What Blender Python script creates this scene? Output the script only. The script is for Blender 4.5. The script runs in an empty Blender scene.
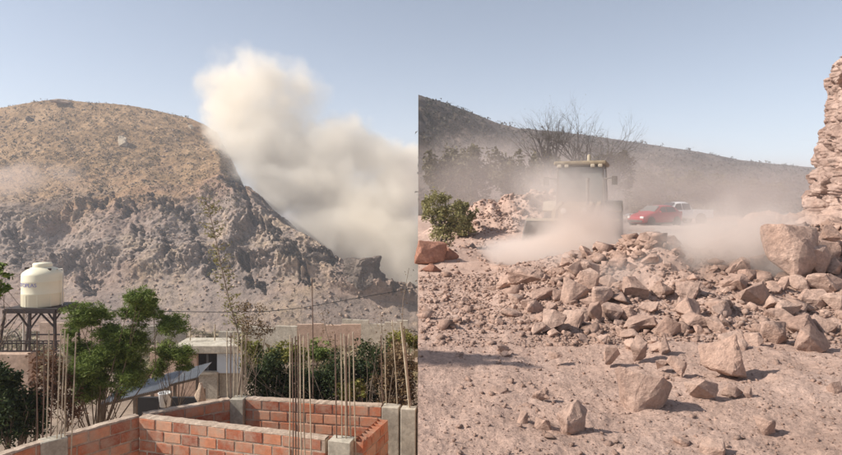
import bpy, bmesh, math, random
import numpy as np
from mathutils import Vector, Matrix

R = math.radians
random.seed(7)
rng = np.random.default_rng(7)
scene = bpy.context.scene
col = scene.collection

# ---------------------------------------------------------------- camera
F, CX, CY, EYE = 600.0, 418.0, 203.0, 1.6        # focal length and horizon in photo pixels (842 x 455), eye height
cam = bpy.data.cameras.new("camera")
cam_ob = bpy.data.objects.new("camera", cam)
col.objects.link(cam_ob)
cam_ob.location = (0, 0, EYE)
cam_ob.rotation_euler = (R(90), 0, 0)
cam.sensor_width = 36
cam.lens = 36 * F / 842
cam.shift_x = (421 - CX) / 842
cam.shift_y = -(227.5 - CY) / 842
cam.clip_start = 0.05
cam.clip_end = 6000
scene.camera = cam_ob

# ---------------------------------------------------------------- sky, sun, exposure
ELEV, ROT = R(38), R(-96)
world = bpy.data.worlds.new("World")
scene.world = world
world.use_nodes = True
wn = world.node_tree
sky = wn.nodes.new("ShaderNodeTexSky")
sky.sky_type = 'NISHITA'
sky.sun_disc = False
sky.sun_elevation = ELEV
sky.sun_rotation = ROT
sky.altitude = 2300
sky.air_density = 1.0
sky.dust_density = 5.0
sky.ozone_density = 1.0
bg = wn.nodes["Background"]
bg.inputs["Strength"].default_value = 0.10
hs = wn.nodes.new("ShaderNodeHueSaturation")          # dusty, washed out air
hs.inputs["Saturation"].default_value = .66
hs.inputs["Hue"].default_value = .496
wn.links.new(sky.outputs[0], hs.inputs["Color"])
wn.links.new(hs.outputs[0], bg.inputs["Color"])

sun_data = bpy.data.lights.new("sun", 'SUN')
sun_data.energy = 4.5
sun_data.angle = R(0.6)
sun_data.color = (1.0, 0.93, 0.84)
sun = bpy.data.objects.new("sun", sun_data)
col.objects.link(sun)
SDIR = Vector((math.sin(ROT) * math.cos(ELEV), math.cos(ROT) * math.cos(ELEV), math.sin(ELEV)))
sun.rotation_euler = SDIR.to_track_quat('Z', 'Y').to_euler()
sun.location = SDIR * 50

scene.view_settings.view_transform = 'Standard'
scene.view_settings.look = 'None'
scene.view_settings.exposure = 0.6
scene.view_settings.gamma = 1.0
scene.render.engine = 'CYCLES'
scene.cycles.max_bounces = 8
scene.cycles.diffuse_bounces = 3
scene.cycles.glossy_bounces = 2
scene.cycles.transmission_bounces = 4
scene.cycles.transparent_max_bounces = 12
scene.cycles.volume_bounces = 9
scene.cycles.volume_step_rate = 1.5
scene.cycles.volume_max_steps = 256
scene.cycles.use_denoising = True

# ---------------------------------------------------------------- helpers
def W(px, py, Y):
    "a point at distance Y that stands at photo pixel (px, py)"
    return Vector(((px - CX) / F * Y, Y, EYE - (py - CY) / F * Y))

def tag(o, label=None, cat=None, group=None, kind=None):
    if label: o['label'] = label
    if cat: o['category'] = cat
    if group: o['group'] = group
    if kind: o['kind'] = kind
    return o

def empty(name, loc=(0, 0, 0), rz=0.0, **k):
    o = bpy.data.objects.new(name, None)
    col.objects.link(o)
    o.location = loc
    o.rotation_euler = (0, 0, rz)
    return tag(o, **k)

def link_mesh(name, me, m=None, parent=None, smooth=False):
    if m is not None:
        for mm in (m if isinstance(m, (list, tuple)) else [m]):
            me.materials.append(mm)
    if smooth:
        me.polygons.foreach_set('use_smooth', [True] * len(me.polygons))
    o = bpy.data.objects.new(name, me)
    col.objects.link(o)
    if parent is not None: o.parent = parent
    return o

def np_mesh(name, verts, faces):
    "verts (n,3), faces (m,k) all alike"
    me = bpy.data.meshes.new(name)
    faces = np.asarray(faces, dtype=np.int32)
    m, k = faces.shape
    me.vertices.add(len(verts))
    me.vertices.foreach_set('co', np.asarray(verts, dtype=np.float32).ravel())
    me.loops.add(m * k)
    me.loops.foreach_set('vertex_index', faces.ravel())
    me.polygons.add(m)
    me.polygons.foreach_set('loop_start', np.arange(0, m * k, k, dtype=np.int32))
    me.update(calc_edges=True)
    return me

class MB:
    "collects boxes, tubes and lathes into one mesh"
    def __init__(s):
        s.v, s.f = [], []
    def add(s, vs, fs):
        n = len(s.v)
        s.v += [tuple(v) for v in vs]
        s.f += [tuple(i + n for i in f) for f in fs]
    def box(s, c, d, rot=None):
        c = Vector(c)
        vs = [Vector((sx * d[0] / 2, sy * d[1] / 2, sz * d[2] / 2)) for sx in (-1, 1) for sy in (-1, 1) for sz in (-1, 1)]
        if rot is not None: vs = [rot @ v for v in vs]
        s.add([v + c for v in vs], [(0, 1, 3, 2), (4, 6, 7, 5), (0, 4, 5, 1), (2, 3, 7, 6), (0, 2, 6, 4), (1, 5, 7, 3)])
    def beam(s, a, b, w, h):
        a, b = Vector(a), Vector(b)
        d = b - a
        s.box((a + b) / 2, (w, h, d.length), d.to_track_quat('Z', 'Y').to_matrix())
    def tube(s, pts, rad, n=6, cap=True):
        pts = [Vector(p) for p in pts]
        if not hasattr(rad, '__len__'): rad = [rad] * len(pts)
        base = len(s.v)
        up = Vector((0, 0, 1)) if abs((pts[-1] - pts[0]).normalized().z) < .9 else Vector((1, 0, 0))
        for i, p in enumerate(pts):
            d = (pts[min(i + 1, len(pts) - 1)] - pts[max(i - 1, 0)])
            d = d.normalized() if d.length > 1e-9 else Vector((0, 0, 1))
            u = d.cross(up).normalized()
            w = d.cross(u)
            for k in range(n):
                a = 2 * math.pi * k / n
                s.v.append(tuple(p + (u * math.cos(a) + w * math.sin(a)) * rad[i]))
        for i in range(len(pts) - 1):
            for k in range(n):
                a, b = base + i * n + k, base + i * n + (k + 1) % n
                s.f.append((a, b, b + n, a + n))
        if cap:
            s.f.append(tuple(base + k for k in range(n))[::-1])
            s.f.append(tuple(base + (len(pts) - 1) * n + k for k in range(n)))
    def lathe(s, prof, c=(0, 0, 0), n=32, axis='Z'):
        base = len(s.v)
        c = Vector(c)
        for r, z in prof:
            for k in range(n):
                a = 2 * math.pi * k / n
                if axis == 'Z': p = Vector((r * math.cos(a), r * math.sin(a), z))
                elif axis == 'X': p = Vector((z, r * math.cos(a), r * math.sin(a)))
                else: p = Vector((r * math.cos(a), z, r * math.sin(a)))
                s.v.append(tuple(p + c))
        for i in range(len(prof) - 1):
            for k in range(n):
                a, b = base + i * n + k, base + i * n + (k + 1) % n
                s.f.append((a, b, b + n, a + n))
    def prism(s, poly, x0, x1):
        "poly of (y, z) extruded along x"
        n = len(poly)
        s.add([(x0, y, z) for y, z in poly] + [(x1, y, z) for y, z in poly],
              [tuple(range(n))[::-1], tuple(range(n, 2 * n))] + [(i, (i + 1) % n, n + (i + 1) % n, n + i) for i in range(n)])
    def mesh(s, name, bevel=0.0):
        me = bpy.data.meshes.new(name)
        me.from_pydata(s.v, [], s.f)
        bm = bmesh.new(); bm.from_mesh(me)
        bmesh.ops.recalc_face_normals(bm, faces=bm.faces)
        if bevel:
            bmesh.ops.bevel(bm, geom=bm.edges[:], offset=bevel, segments=1, affect='EDGES', clamp_overlap=True)
        bm.to_mesh(me); bm.free()
        return me
    def build(s, name, m, parent=None, bevel=0.0, smooth=False):
        return link_mesh(name, s.mesh(name, bevel), m, parent, smooth)

# vectorised gradient noise
_perm = rng.permutation(256); _perm = np.concatenate([_perm, _perm, _perm])
_grad = rng.normal(size=(256, 3)); _grad /= np.linalg.norm(_grad, axis=1)[:, None]
def pnoise(x, y, z):
    xi, yi, zi = np.floor(x).astype(int), np.floor(y).astype(int), np.floor(z).astype(int)
    xf, yf, zf = x - xi, y - yi, z - zi
    u, v, w = (t * t * t * (t * (t * 6 - 15) + 10) for t in (xf, yf, zf))
    r = 0
    for dx in (0, 1):
        for dy in (0, 1):
            for dz in (0, 1):
                h = _perm[(_perm[(_perm[(xi + dx) & 255] + yi + dy) & 255] + zi + dz) & 255]
                g = _grad[h]
                d = g[..., 0] * (xf - dx) + g[..., 1] * (yf - dy) + g[..., 2] * (zf - dz)
                r = r + d * (u if dx else 1 - u) * (v if dy else 1 - v) * (w if dz else 1 - w)
    return r * 1.5
def fbm(x, y, z, octv=4, gain=.5, ridged=False):
    a, s, r = 1.0, 1.0, 0
    for i in range(octv):
        n = pnoise(x * s + 17 * i, y * s + 5 * i, z * s + 31 * i)
        r = r + a * ((1 - 2 * np.abs(n)) if ridged else n)
        a *= gain; s *= 2.03
    return r
def blocks(x, y, z):
    "a different height for each cell of a broken 3D mosaic: fractured rock"
    xi, yi, zi = np.floor(x).astype(int), np.floor(y).astype(int), np.floor(z).astype(int)
    best = np.full(x.shape, 1e9); val = np.zeros(x.shape); second = np.full(x.shape, 1e9)
    for dx in (-1, 0, 1):
        for dy in (-1, 0, 1):
            for dz in (-1, 0, 1):
                h = _perm[(_perm[(_perm[(xi + dx) & 255] + yi + dy) & 255] + zi + dz) & 255]
                g = _grad[h]
                px_, py_, pz_ = xi + dx + .5 + g[..., 0] * .45, yi + dy + .5 + g[..., 1] * .45, zi + dz + .5 + g[..., 2] * .45
                d = (x - px_) ** 2 + (y - py_) ** 2 + (z - pz_) ** 2
                g2 = _grad[(h * 7 + 13) & 255]
                hv = g2[..., 0] + .9 * (g2[..., 1] * (x - px_) + g2[..., 2] * (z - pz_))
                near = d < best
                second = np.where(near, best, np.minimum(second, d))
                val = np.where(near, hv, val); best = np.where(near, d, best)
    crack = np.clip((np.sqrt(second) - np.sqrt(best)) / .10, 0, 1) - 1
    return val, crack
def sstep(a, b, x):
    t = np.clip((x - a) / (b - a), 0, 1)
    return t * t * (3 - 2 * t)

# ---------------------------------------------------------------- materials
def nt_mat(name, rough=.9, spec=.2):
    m = bpy.data.materials.new(name); m.use_nodes = True
    b = m.node_tree.nodes["Principled BSDF"]
    b.inputs["Roughness"].default_value = rough
    b.inputs["Specular IOR Level"].default_value = spec
    return m, m.node_tree, b
def ramp(nt, src, stops):
    r = nt.nodes.new("ShaderNodeValToRGB")
    e = r.color_ramp.elements
    while len(e) < len(stops): e.new(.5)
    for i, (p, c) in enumerate(stops):
        e[i].position = p; e[i].color = (*c, 1) if len(c) == 3 else c
    nt.links.new(src, r.inputs[0])
    return r.outputs[0]
def noise(nt, scale, detail=6, rough=.6, vec=None, stretch=None):
    n = nt.nodes.new("ShaderNodeTexNoise")
    n.inputs["Scale"].default_value = scale
    n.inputs["Detail"].default_value = detail
    n.inputs["Roughness"].default_value = rough
    if vec is not None:
        if stretch:
            mp = nt.nodes.new("ShaderNodeMapping"); mp.inputs["Scale"].default_value = stretch
            nt.links.new(vec, mp.inputs[0]); vec = mp.outputs[0]
        nt.links.new(vec, n.inputs["Vector"])
    return n.outputs[0]
def mix(nt, fac, a, b, mode='MIX'):
    m = nt.nodes.new("ShaderNodeMix"); m.data_type = 'RGBA'; m.blend_type = mode
    if isinstance(fac, (int, float)): m.inputs[0].default_value = fac
    else: nt.links.new(fac, m.inputs[0])
    for s, i in ((a, 6), (b, 7)):
        if isinstance(s, tuple): m.inputs[i].default_value = (*s, 1)
        else: nt.links.new(s, m.inputs[i])
    return m.outputs[2]
def bump(nt, b, h, strength=.5, dist=.02):
    n = nt.nodes.new("ShaderNodeBump")
    n.inputs["Strength"].default_value = strength
    n.inputs["Distance"].default_value = dist
    nt.links.new(h, n.inputs["Height"])
    nt.links.new(n.outputs[0], b.inputs["Normal"])
def geo_pos(nt):
    return nt.nodes.new("ShaderNodeNewGeometry").outputs["Position"]
def obj_coord(nt):
    return nt.nodes.new("ShaderNodeTexCoord").outputs["Object"]

def earth_mat(name, c1, c2, c3, s1, s2, bumps=((8, .5, .02),), world_space=True, rough=.95):
    m, nt, b = nt_mat(name, rough, .1)
    v = geo_pos(nt) if world_space else obj_coord(nt)
    c = ramp(nt, noise(nt, s1, 8, .65, v), [(.32, c1), (.52, c2), (.7, c3)])
    n2 = noise(nt, s2, 6, .7, v)
    oi = nt.nodes.new('ShaderNodeObjectInfo'); c = mix(nt, .45 if 'rock' in name else 0.0, c, ramp(nt, oi.outputs['Random'], [(0, (.36, .33, .32)), (.5, (.5, .5, .5)), (1, (.64, .62, .60))]), 'OVERLAY')
    c = mix(nt, .55, c, ramp(nt, n2, [(.3, (.25, .25, .25)), (.5, (.5, .5, .5)), (.7, (.78, .77, .75))]), 'OVERLAY')
    nt.links.new(c, b.inputs["Base Color"])
    sc, st, di = bumps[0]
    bump(nt, b, noise(nt, sc, 10, .7, v), st, di)
    return m

def plain(name, c, rough=.6, metal=0.0, spec=.4, var=.12, s=6):
    m, nt, b = nt_mat(name, rough, spec)
    lo = tuple(x * (1 - var) for x in c); hi = tuple(min(1, x * (1 + var)) for x in c)
    nt.links.new(ramp(nt, noise(nt, s, 6, .65, obj_coord(nt)), [(.3, lo), (.7, hi)]), b.inputs["Base Color"])
    b.inputs["Metallic"].default_value = metal
    return m

def leaf_mat(name, c1, c2, c3, trans=.25):
    m, nt, b = nt_mat(name, .7, .25)
    g = nt.nodes.new("ShaderNodeNewGeometry")
    c = ramp(nt, g.outputs["Random Per Island"], [(0, c1), (.55, c2), (1, c3)])
    nt.links.new(c, b.inputs["Base Color"])
    t = nt.nodes.new("ShaderNodeBsdfTranslucent"); nt.links.new(c, t.inputs[0])
    ms = nt.nodes.new("ShaderNodeMixShader"); ms.inputs[0].default_value = trans
    nt.links.new(b.outputs[0], ms.inputs[1]); nt.links.new(t.outputs[0], ms.inputs[2])
    nt.links.new(ms.outputs[0], nt.nodes["Material Output"].inputs["Surface"])
    return m

M = {}
M['dirt'] = earth_mat('pink_dirt', (.43, .295, .235), (.485, .34, .275), (.53, .385, .32), .9, 22, ((34, .9, .035),))
M['rock'] = earth_mat('pink_rock', (.38, .255, .20), (.45, .312, .25), (.52, .38, .31), 1.6, 14, ((9, 1.0, .06),))
M['rock_red'] = earth_mat('reddish_rock', (.24, .12, .085), (.33, .17, .12), (.42, .24, .18), 3.0, 14, ((12, .6, .03),))
M['cliff'] = earth_mat('pale_cliff', (.24, .16, .13), (.42, .30, .25), (.52, .39, .33), 1.2, 6, ((5, .9, .10),))
M['road'] = earth_mat('dusty_road', (.36, .29, .25), (.42, .34, .295), (.47, .39, .34), .4, 3, ((9, .3, .02),))
M['valley'] = earth_mat('valley_earth', (.20, .15, .11), (.30, .23, .175), (.38, .31, .24), .12, .8, ((2, .6, .2),))
M['hill'] = earth_mat('scrubby_hill', (.075, .058, .046), (.125, .095, .078), (.20, .155, .125), .035, .35, ((.5, .8, 1.2),))
M['concrete'] = earth_mat('raw_concrete', (.30, .27, .22), (.40, .365, .30), (.50, .46, .38), 2.2, 14, ((25, .5, .01),))
M['mortar'] = earth_mat('cement_mortar', (.32, .245, .185), (.42, .33, .26), (.52, .43, .345), 5, 30, ((40, .5, .01),))
M['adobe'] = earth_mat('adobe', (.42, .30, .22), (.52, .38, .29), (.60, .46, .36), 1.5, 8, ((10, .5, .02),))
M['slab'] = earth_mat('slab_edge', (.34, .30, .24), (.46, .42, .34), (.56, .52, .44), 1.5, 8, ((10, .4, .02),))
M['tan_debris'] = earth_mat('tan_debris', (.34, .25, .18), (.45, .34, .25), (.55, .43, .33), 1.0, 6, ((5, .8, .08),))

def brick_material():
    m, nt, b = nt_mat('fired_brick', .9, .15)
    oi = nt.nodes.new("ShaderNodeObjectInfo")
    base = ramp(nt, oi.outputs["Random"], [(0, (.31, .10, .06)), (.35, (.43, .15, .08)), (.7, (.52, .215, .12)), (1, (.58, .31, .20))])
    v = geo_pos(nt)
    base = mix(nt, .5, base, ramp(nt, noise(nt, 18, 6, .7, v), [(.3, (.3, .3, .3)), (.7, (.7, .7, .7))]), 'OVERLAY')
    sm = ramp(nt, noise(nt, 4, 8, .75, v), [(.43, (0, 0, 0)), (.62, (1, 1, 1))])
    mm = nt.nodes.new("ShaderNodeMath"); mm.operation = 'MULTIPLY'; mm.inputs[1].default_value = .75
    nt.links.new(sm, mm.inputs[0])
    nt.links.new(mix(nt, mm.outputs[0], base, (.44, .33, .25)), b.inputs["Base Color"])
    bump(nt, b, noise(nt, 50, 5, .6, v), .4, .006)
    return m
M['brick'] = brick_material()
M['rebar_pale'] = plain('cement_dusted_steel', (.42, .355, .26), .8, var=.4, s=9)
M['rebar_dark'] = plain('rusty_steel', (.15, .10, .075), .8, var=.3, s=9)
M['tank'] = plain('cream_plastic', (.80, .74, .55), .45, var=.04, s=2)
M['print'] = plain('blue_print', (.28, .27, .52), .6, var=.05)
M['dark_steel'] = plain('dark_painted_steel', (.05, .035, .032), .6, var=.3)
M['pipe'] = plain('pale_pipe', (.6, .55, .47), .5)
M['wood_bark'] = plain('bark', (.16, .12, .085), .95, var=.3, s=12)
M['twig'] = plain('dry_twig', (.24, .19, .145), .95, var=.3, s=12)
M['twig_dark'] = plain('grey_twig', (.10, .085, .075), .95, var=.3, s=12)
M['leaf_green'] = leaf_mat('molle_leaf', (.06, .085, .018), (.125, .18, .036), (.25, .30, .075))
M['leaf_dark'] = leaf_mat('dark_leaf', (.018, .032, .012), (.035, .055, .018), (.075, .10, .03))
M['leaf_yellow'] = leaf_mat('yellow_leaf', (.10, .11, .02), (.19, .19, .04), (.28, .24, .07))
M['leaf_dry'] = leaf_mat('dry_leaf', (.10, .065, .035), (.19, .13, .07), (.29, .21, .12))
M['leaf_dusty'] = leaf_mat('dusty_leaf', (.10, .088, .052), (.155, .135, .08), (.22, .19, .12))
M['leaf_olive'] = leaf_mat('olive_leaf', (.19, .175, .075), (.28, .26, .11), (.38, .34, .16))
M['leaf_dead'] = leaf_mat('dead_leaf', (.10, .05, .03), (.19, .10, .06), (.30, .18, .11))
M['loader_yellow'] = plain('faded_yellow_paint', (.24, .185, .12), .8, var=.3)
M['loader_cream'] = plain('cream_paint', (.40, .34, .25), .7, var=.2)
M['loader_dark'] = plain('worn_dark_steel', (.13, .11, .095), .6, var=.3)
M['tyre'] = plain('dusty_rubber', (.075, .065, .058), .95, var=.2)
M['glass'] = plain('dark_glass', (.035, .04, .045), .08, spec=.8, var=.05)
M['glass_dusty'] = plain('dusty_glass', (.15, .15, .14), .25, spec=.6, var=.1)
M['red_paint'] = plain('red_paint', (.33, .018, .032), .35, spec=.5, var=.08)
M['white_paint'] = plain('white_paint', (.74, .73, .71), .35, spec=.5, var=.04)
M['lamp'] = plain('lamp_glass', (.75, .74, .70), .15, spec=.8, var=.05)
M['tail'] = plain('red_lamp', (.35, .02, .02), .2, spec=.8)
M['chrome'] = plain('steel_rim', (.45, .45, .45), .4, metal=.6)
M['blue_wall'] = plain('pale_blue_wall', (.50, .56, .60), .8, var=.06, s=3)
M['shade_fill'] = plain('painted_interior_shade', (.03, .028, .028), .9)  # near-black colour stands in for the shade of interiors
M['sheet'] = plain('grey_roof_sheet', (.33, .34, .35), .55, var=.15, s=4)
M['sheet_dark'] = plain('dark_roof_sheet', (.12, .125, .13), .6, var=.2, s=4)
M['cable'] = plain('black_cable', (.03, .03, .03), .6)
M['cloth_white'] = plain('white_plastic', (.7, .7, .68), .5)

# ---------------------------------------------------------------- terrain helpers
def fan_grid(pxs, Ys, zfun):
    "a terrain sheet sampled along rays from the eye: x = (px-CX)/F*Y; finer where it is nearer"
    PX, YY = np.meshgrid(pxs, Ys)
    X = (PX - CX) / F * YY
    return X, YY, PX, zfun(X, YY, PX)
def grid_faces(nr, nc):
    i = np.arange(nr - 1)[:, None] * nc + np.arange(nc - 1)[None, :]
    i = i.ravel()
    return np.stack([i, i + 1, i + 1 + nc, i + nc], 1)

# ---------------------------------------------------------------- the pink dirt road on the plateau, right of the seam
HEAP_X = [-1, .9, 1.5, 2.1, 3.1, 4.1, 5.2, 6.3, 7.3, 9.0, 12, 30]
HEAP_Z = [0, 0, .05, .28, .52, .78, .66, .72, .95, 1.25, 1.6, 1.6]
def ground_z(X, Y, detail=True):
    X = np.asarray(X, float); Y = np.asarray(Y, float)
    h = np.interp(X, HEAP_X, HEAP_Z)
    prof = sstep(7.0, 10.9, Y) ** 1.15 * (1 - sstep(11.3, 14.0, Y))
    prof = np.where(X > 7, np.maximum(prof, sstep(7.5, 11, Y) * (1 - sstep(15, 19, Y)) * sstep(7, 8.6, X)), prof)
    z = h * prof
    if detail:
        heapmask = np.clip(prof * 1.5, 0, 1) * np.clip(h * 2, 0, 1)
        z = z + heapmask * (fbm(X * 1.1, Y * 1.1, X * 0, 4) * .26)
        # rubbly spread on the left part of the road, and the smooth front
        z = z + fbm(X * .35, Y * .35, X * 0 + 3, 3) * .10 * sstep(2, 6, Y)
        near = np.exp(-np.maximum(Y - 2, 0) / 12)
        z = z + fbm(X * 2.2, Y * 2.2, X * 0 + 9, 5, .55) * .035
        z = z + np.maximum(0, fbm(X * 7, Y * 7, X * 0 + 2, 3, .6)) * .018 * near
        z = z + fbm(X * 24, Y * 24, X * 0 + 5, 2, .6) * .004 * near
    # debris berm behind, left of the loader
    berm = np.exp(-((X - 3.6) / 2.8) ** 2 - ((Y - 27) / 2.6) ** 2) * 1.45
    berm = berm + np.exp(-((X - 6.6) / 2.4) ** 2 - ((Y - 28) / 2.6) ** 2) * 1.3
    z = z + berm * (1 + (fbm(X * .9, Y * .9, X * 0 + 7, 4) * .35 if detail else 0))
    bank = np.exp(-((X - .9) / 1.3) ** 2 - ((Y - 17.5) / 2.0) ** 2) * .35
    return z + bank
def gz(x, y): return float(ground_z(np.array([x]), np.array([y]))[0])

pxs = np.concatenate([np.arange(418.0, 860, 1.05), np.linspace(866, 1300, 60)])
Ys = np.concatenate([[-40, -10, 0, 1.0], 1.6 * np.exp(np.linspace(0, math.log(75 / 1.6), 520))])
PX, YY = np.meshgrid(pxs, Ys)
XX = (PX - CX) / F * np.maximum(YY, 3.2)
XX = np.where(YY < 2.2, XX * (1 + (2.2 - YY) * .8), XX)
ZZ = ground_z(XX, YY)
nr, nc = XX.shape
V = np.stack([XX, YY, ZZ], 2).reshape(-1, 3)
Fc = grid_faces(nr, nc)
# cut edge of the plateau: the earth face that drops to the compound on the left
edge = V.reshape(nr, nc, 3)[:, 0, :]
lev = [edge]
for d in (.5, 1.5, 4, 9, 38):
    e = edge.copy(); e[:, 2] -= d; e[:, 0] += 0.03 * d * 0 + .002 * d
    lev.append(e)
side = np.stack(lev, 1)
sf = grid_faces(nr, len(lev))[:, ::-1] + len(V)
V = np.concatenate([V, side.reshape(-1, 3)])
me = np_mesh('ground', V, np.concatenate([Fc, sf]))
o = link_mesh('ground', me, M['dirt'], smooth=True); tag(o, kind='structure')

# the paler, swept part of the road behind the heap
def sheet(name, x0, x1, y0, y1, m, dz, nx=60, ny=60, edge_noise=.6):
    xs = np.linspace(0, 1, nx); ys = np.linspace(y0, y1, ny)
    A, B = np.meshgrid(xs, ys)
    lo = x0 + fbm(B * .4, B * 0, B * 0, 3) * edge_noise; hi = x1 + fbm(B * .4, B * 0 + 4, B * 0, 3) * edge_noise
    X = lo + (hi - lo) * A
    Z = ground_z(X, B) + dz
    return link_mesh(name, np_mesh(name, np.stack([X, B, Z], 2).reshape(-1, 3), grid_faces(ny, nx)), m, smooth=True)
o = sheet('road', 5.5, 26, 19.5, 70, M['road'], .02); tag(o, kind='structure')

# ---------------------------------------------------------------- valley floor on the left, sloping away to the mountain foot
def valley_z(X, Y, PXv=None):
    z = np.interp(Y, [-60, 0, 12.5, 15, 28, 60, 158, 170], [-4, -4, -4.0, -5.0, -7.4, -13.6, -32.6, -34])
    return z + fbm(X * .08, Y * .08, X * 0, 4) * np.interp(Y, [12, 40, 150], [.1, .6, 1.2])
pxl = np.concatenate([np.linspace(-500, -20, 40), np.linspace(-15, 417.6, 220)])
Yl = np.concatenate([[-60, -10, 1], np.exp(np.linspace(math.log(2), math.log(168), 160))])
PXv, YYv = np.meshgrid(pxl, Yl)
XXv = (PXv - CX) / F * np.maximum(YYv, 12)
V = np.stack([XXv, YYv, valley_z(XXv, YYv)], 2).reshape(-1, 3)
o = link_mesh('terrain', np_mesh('terrain', V, grid_faces(*XXv.shape)), M['valley'], smooth=True); tag(o, kind='structure')
mb = MB(); mb.add([(-1900, -1500, -38), (1900, -1500, -38), (1900, 2300, -38), (-1900, 2300, -38)], [(0, 1, 2, 3)])
o = mb.build('plain', M['valley']); tag(o, kind='structure')

# ---------------------------------------------------------------- the mountain on the left
SIL_X = [-220, -60, 0, 25, 45, 60, 80, 115, 150, 190, 205, 218, 225, 235, 245, 260, 280, 300, 325, 345, 365, 390, 417]
SIL_Y = [125, 112, 108, 104, 100.5, 99, 102, 104, 109, 118, 125, 133, 147, 167, 190, 203, 219, 235, 255, 269, 278, 288, 295]
def mountain(PXm, T):
    "T 0 foot .. 1 crest .. >1 back slope"
    crest = np.interp(PXm, SIL_X, SIL_Y)
    cY = np.interp(PXm, [-220, 200, 218, 245, 280, 320, 345, 390, 417], [310, 300, 295, 272, 250, 230, 215, 195, 186])
    talus = np.minimum(333, np.maximum(np.interp(PXm, [-220, 100, 200, 300, 345, 417], [296, 293, 287, 284, 294, 304]), crest + 6))
    crag = np.maximum(np.interp(PXm, [-220, 40, 180, 220, 250, 417], [222, 214, 205, 188, 200, 200]), crest + 2)
    tY = 158 + (cY - 158) * .12; gY = tY + (cY - tY) * .36
    py = np.empty_like(PXm); Y = np.empty_like(PXm)
    a, b = .13, .50
    t = T
    seg0 = t < a; seg1 = (t >= a) & (t < b); seg2 = (t >= b) & (t <= 1)
    s0 = t / a; s1 = (t - a) / (b - a); s2 = (t - b) / (1 - b)
    py = np.where(seg0, 334 + (talus - 334) * s0, np.where(seg1, talus + (crag - talus) * s1, crag + (crest - crag) * (s2 * .86 + .14 * np.sin(s2 * math.pi / 2))))
    Y = np.where(seg0, 158 + (tY - 158) * s0, np.where(seg1, tY + (gY - tY) * s1, gY + (cY - gY) * s2))
    z = EYE - (py - CY) / F * Y
    back = t > 1
    zc = EYE - (crest - CY) / F * cY
    Yb = cY + (t - 1) * 200
    z = np.where(back, zc - ((t - 1) * 200) * .45, z)
    Y = np.where(back, Yb, Y)
    return (PXm - CX) / F * Y, Y, z
pm = np.concatenate([np.linspace(-220, -12, 60), np.arange(-10, 417.7, .85)])
Tm = np.concatenate([np.linspace(0, 1, 400), np.linspace(1.02, 1.9, 16)])
PXm, TT = np.meshgrid(pm, Tm)
MX, MY, MZ = mountain(PXm, TT)
cragw = sstep(.14, .24, TT) * (1 - sstep(.47, .60, TT)) * sstep(-40, 60, PXm) + .35 * sstep(.12, .25, TT) * (1 - sstep(.5, .7, TT))
cragw = np.maximum(cragw, .8 * sstep(225, 255, PXm) * sstep(.12, .3, TT) * (1 - .4 * sstep(.9, 1.1, TT)))
inside = 1 - sstep(.9, 1.0, TT) * .45
n1 = fbm(MX * .045, MY * .045, MZ * .045, 5, .55, True) - .6
n2 = fbm(MX * .13, MY * .05, MZ * .06 + 4, 4, .6, True) - .6
n3 = fbm(MX * .30, MY * .30, MZ * .30 + 8, 3, .6)
low = fbm(MX * .014, MY * .014, MZ * .014, 3)
wq = n3 * .6
bk1, ck1 = blocks(MX * .11 + wq, MY * .11, MZ * .085 + wq); bk2, ck2 = blocks(MX * .30 + wq, MY * .30, MZ * .24)
patch = sstep(-.15, .45, fbm(MX * .022, MY * .022, MZ * .03 + 33, 3))
spur = fbm(MX * .020 + MZ * .012, MY * .008, MZ * .012 + 50, 3, .5, True) - .5
disp = (cragw * ((n1 * 1.5 + n2 * 1.5) * (.35 + 1.3 * patch) + n3 * .5 + (bk1 * 1.5 + ck1 * .5 + bk2 * .7 + ck2 * .3) * (.25 + patch) + spur * 4.5) + (1 - cragw) * (n1 * .7 + n3 * .5) * (.13 + .87 * sstep(.12, .22, TT))) * inside + low * 5 * (1 - sstep(.85, 1, TT)) * sstep(0, .1, TT)
MYd = MY - disp * .65; MZd = MZ + disp * .55
V = np.stack([MX, MYd, MZd], 2).reshape(-1, 3)
me = np_mesh('mountain', V, grid_faces(*MX.shape))
at = me.attributes.new('bedrock', 'FLOAT', 'POINT')
edge_n = fbm(MX * .03, MY * .03, MZ * .05 + 20, 4)
bed = (1 - sstep(.36, .66, TT + edge_n * .20 - .16 * sstep(170, 240, PXm) * -1 * -1))
DIKES = [[(112, 198), (124, 208), (133, 220)], [(152, 203), (166, 212), (184, 216), (190, 232), (200, 246), (206, 262), (214, 276)], [(234, 258), (248, 266), (252, 284), (262, 290)],
         [(228, 178), (240, 192), (252, 212), (270, 232), (290, 250), (300, 266)], [(14, 236), (20, 250), (18, 268)], [(84, 276), (92, 292)], [(288, 262), (300, 272), (308, 282)], [(318, 262), (338, 272)], [(140, 232), (146, 250), (142, 268)], [(96, 205), (104, 214)], [(168, 250), (172, 268)]]
PYs = CY + (EYE - MZ) / MY * F
wx = PXm + fbm(PXm * .06, PYs * .06, PXm * 0 + 9, 4, .6) * 9; wy = PYs + fbm(PXm * .06, PYs * .06, PXm * 0 + 19, 4, .6) * 9
dmin = np.full(PXm.shape, 99.0)
for pl in DIKES:
    for (x0, y0), (x1, y1) in zip(pl[:-1], pl[1:]):
        t_ = np.clip(((wx - x0) * (x1 - x0) + (wy - y0) * (y1 - y0)) / ((x1 - x0) ** 2 + (y1 - y0) ** 2), 0, 1)
        dmin = np.minimum(dmin, np.hypot(wx - x0 - t_ * (x1 - x0), wy - y0 - t_ * (y1 - y0)))
dk = (1 - sstep(2.2, 4.6, dmin + fbm(PXm * .22, PYs * .16, PXm * 0 + 29, 4, .6) * 5.0)) * (TT <= 1)
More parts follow.
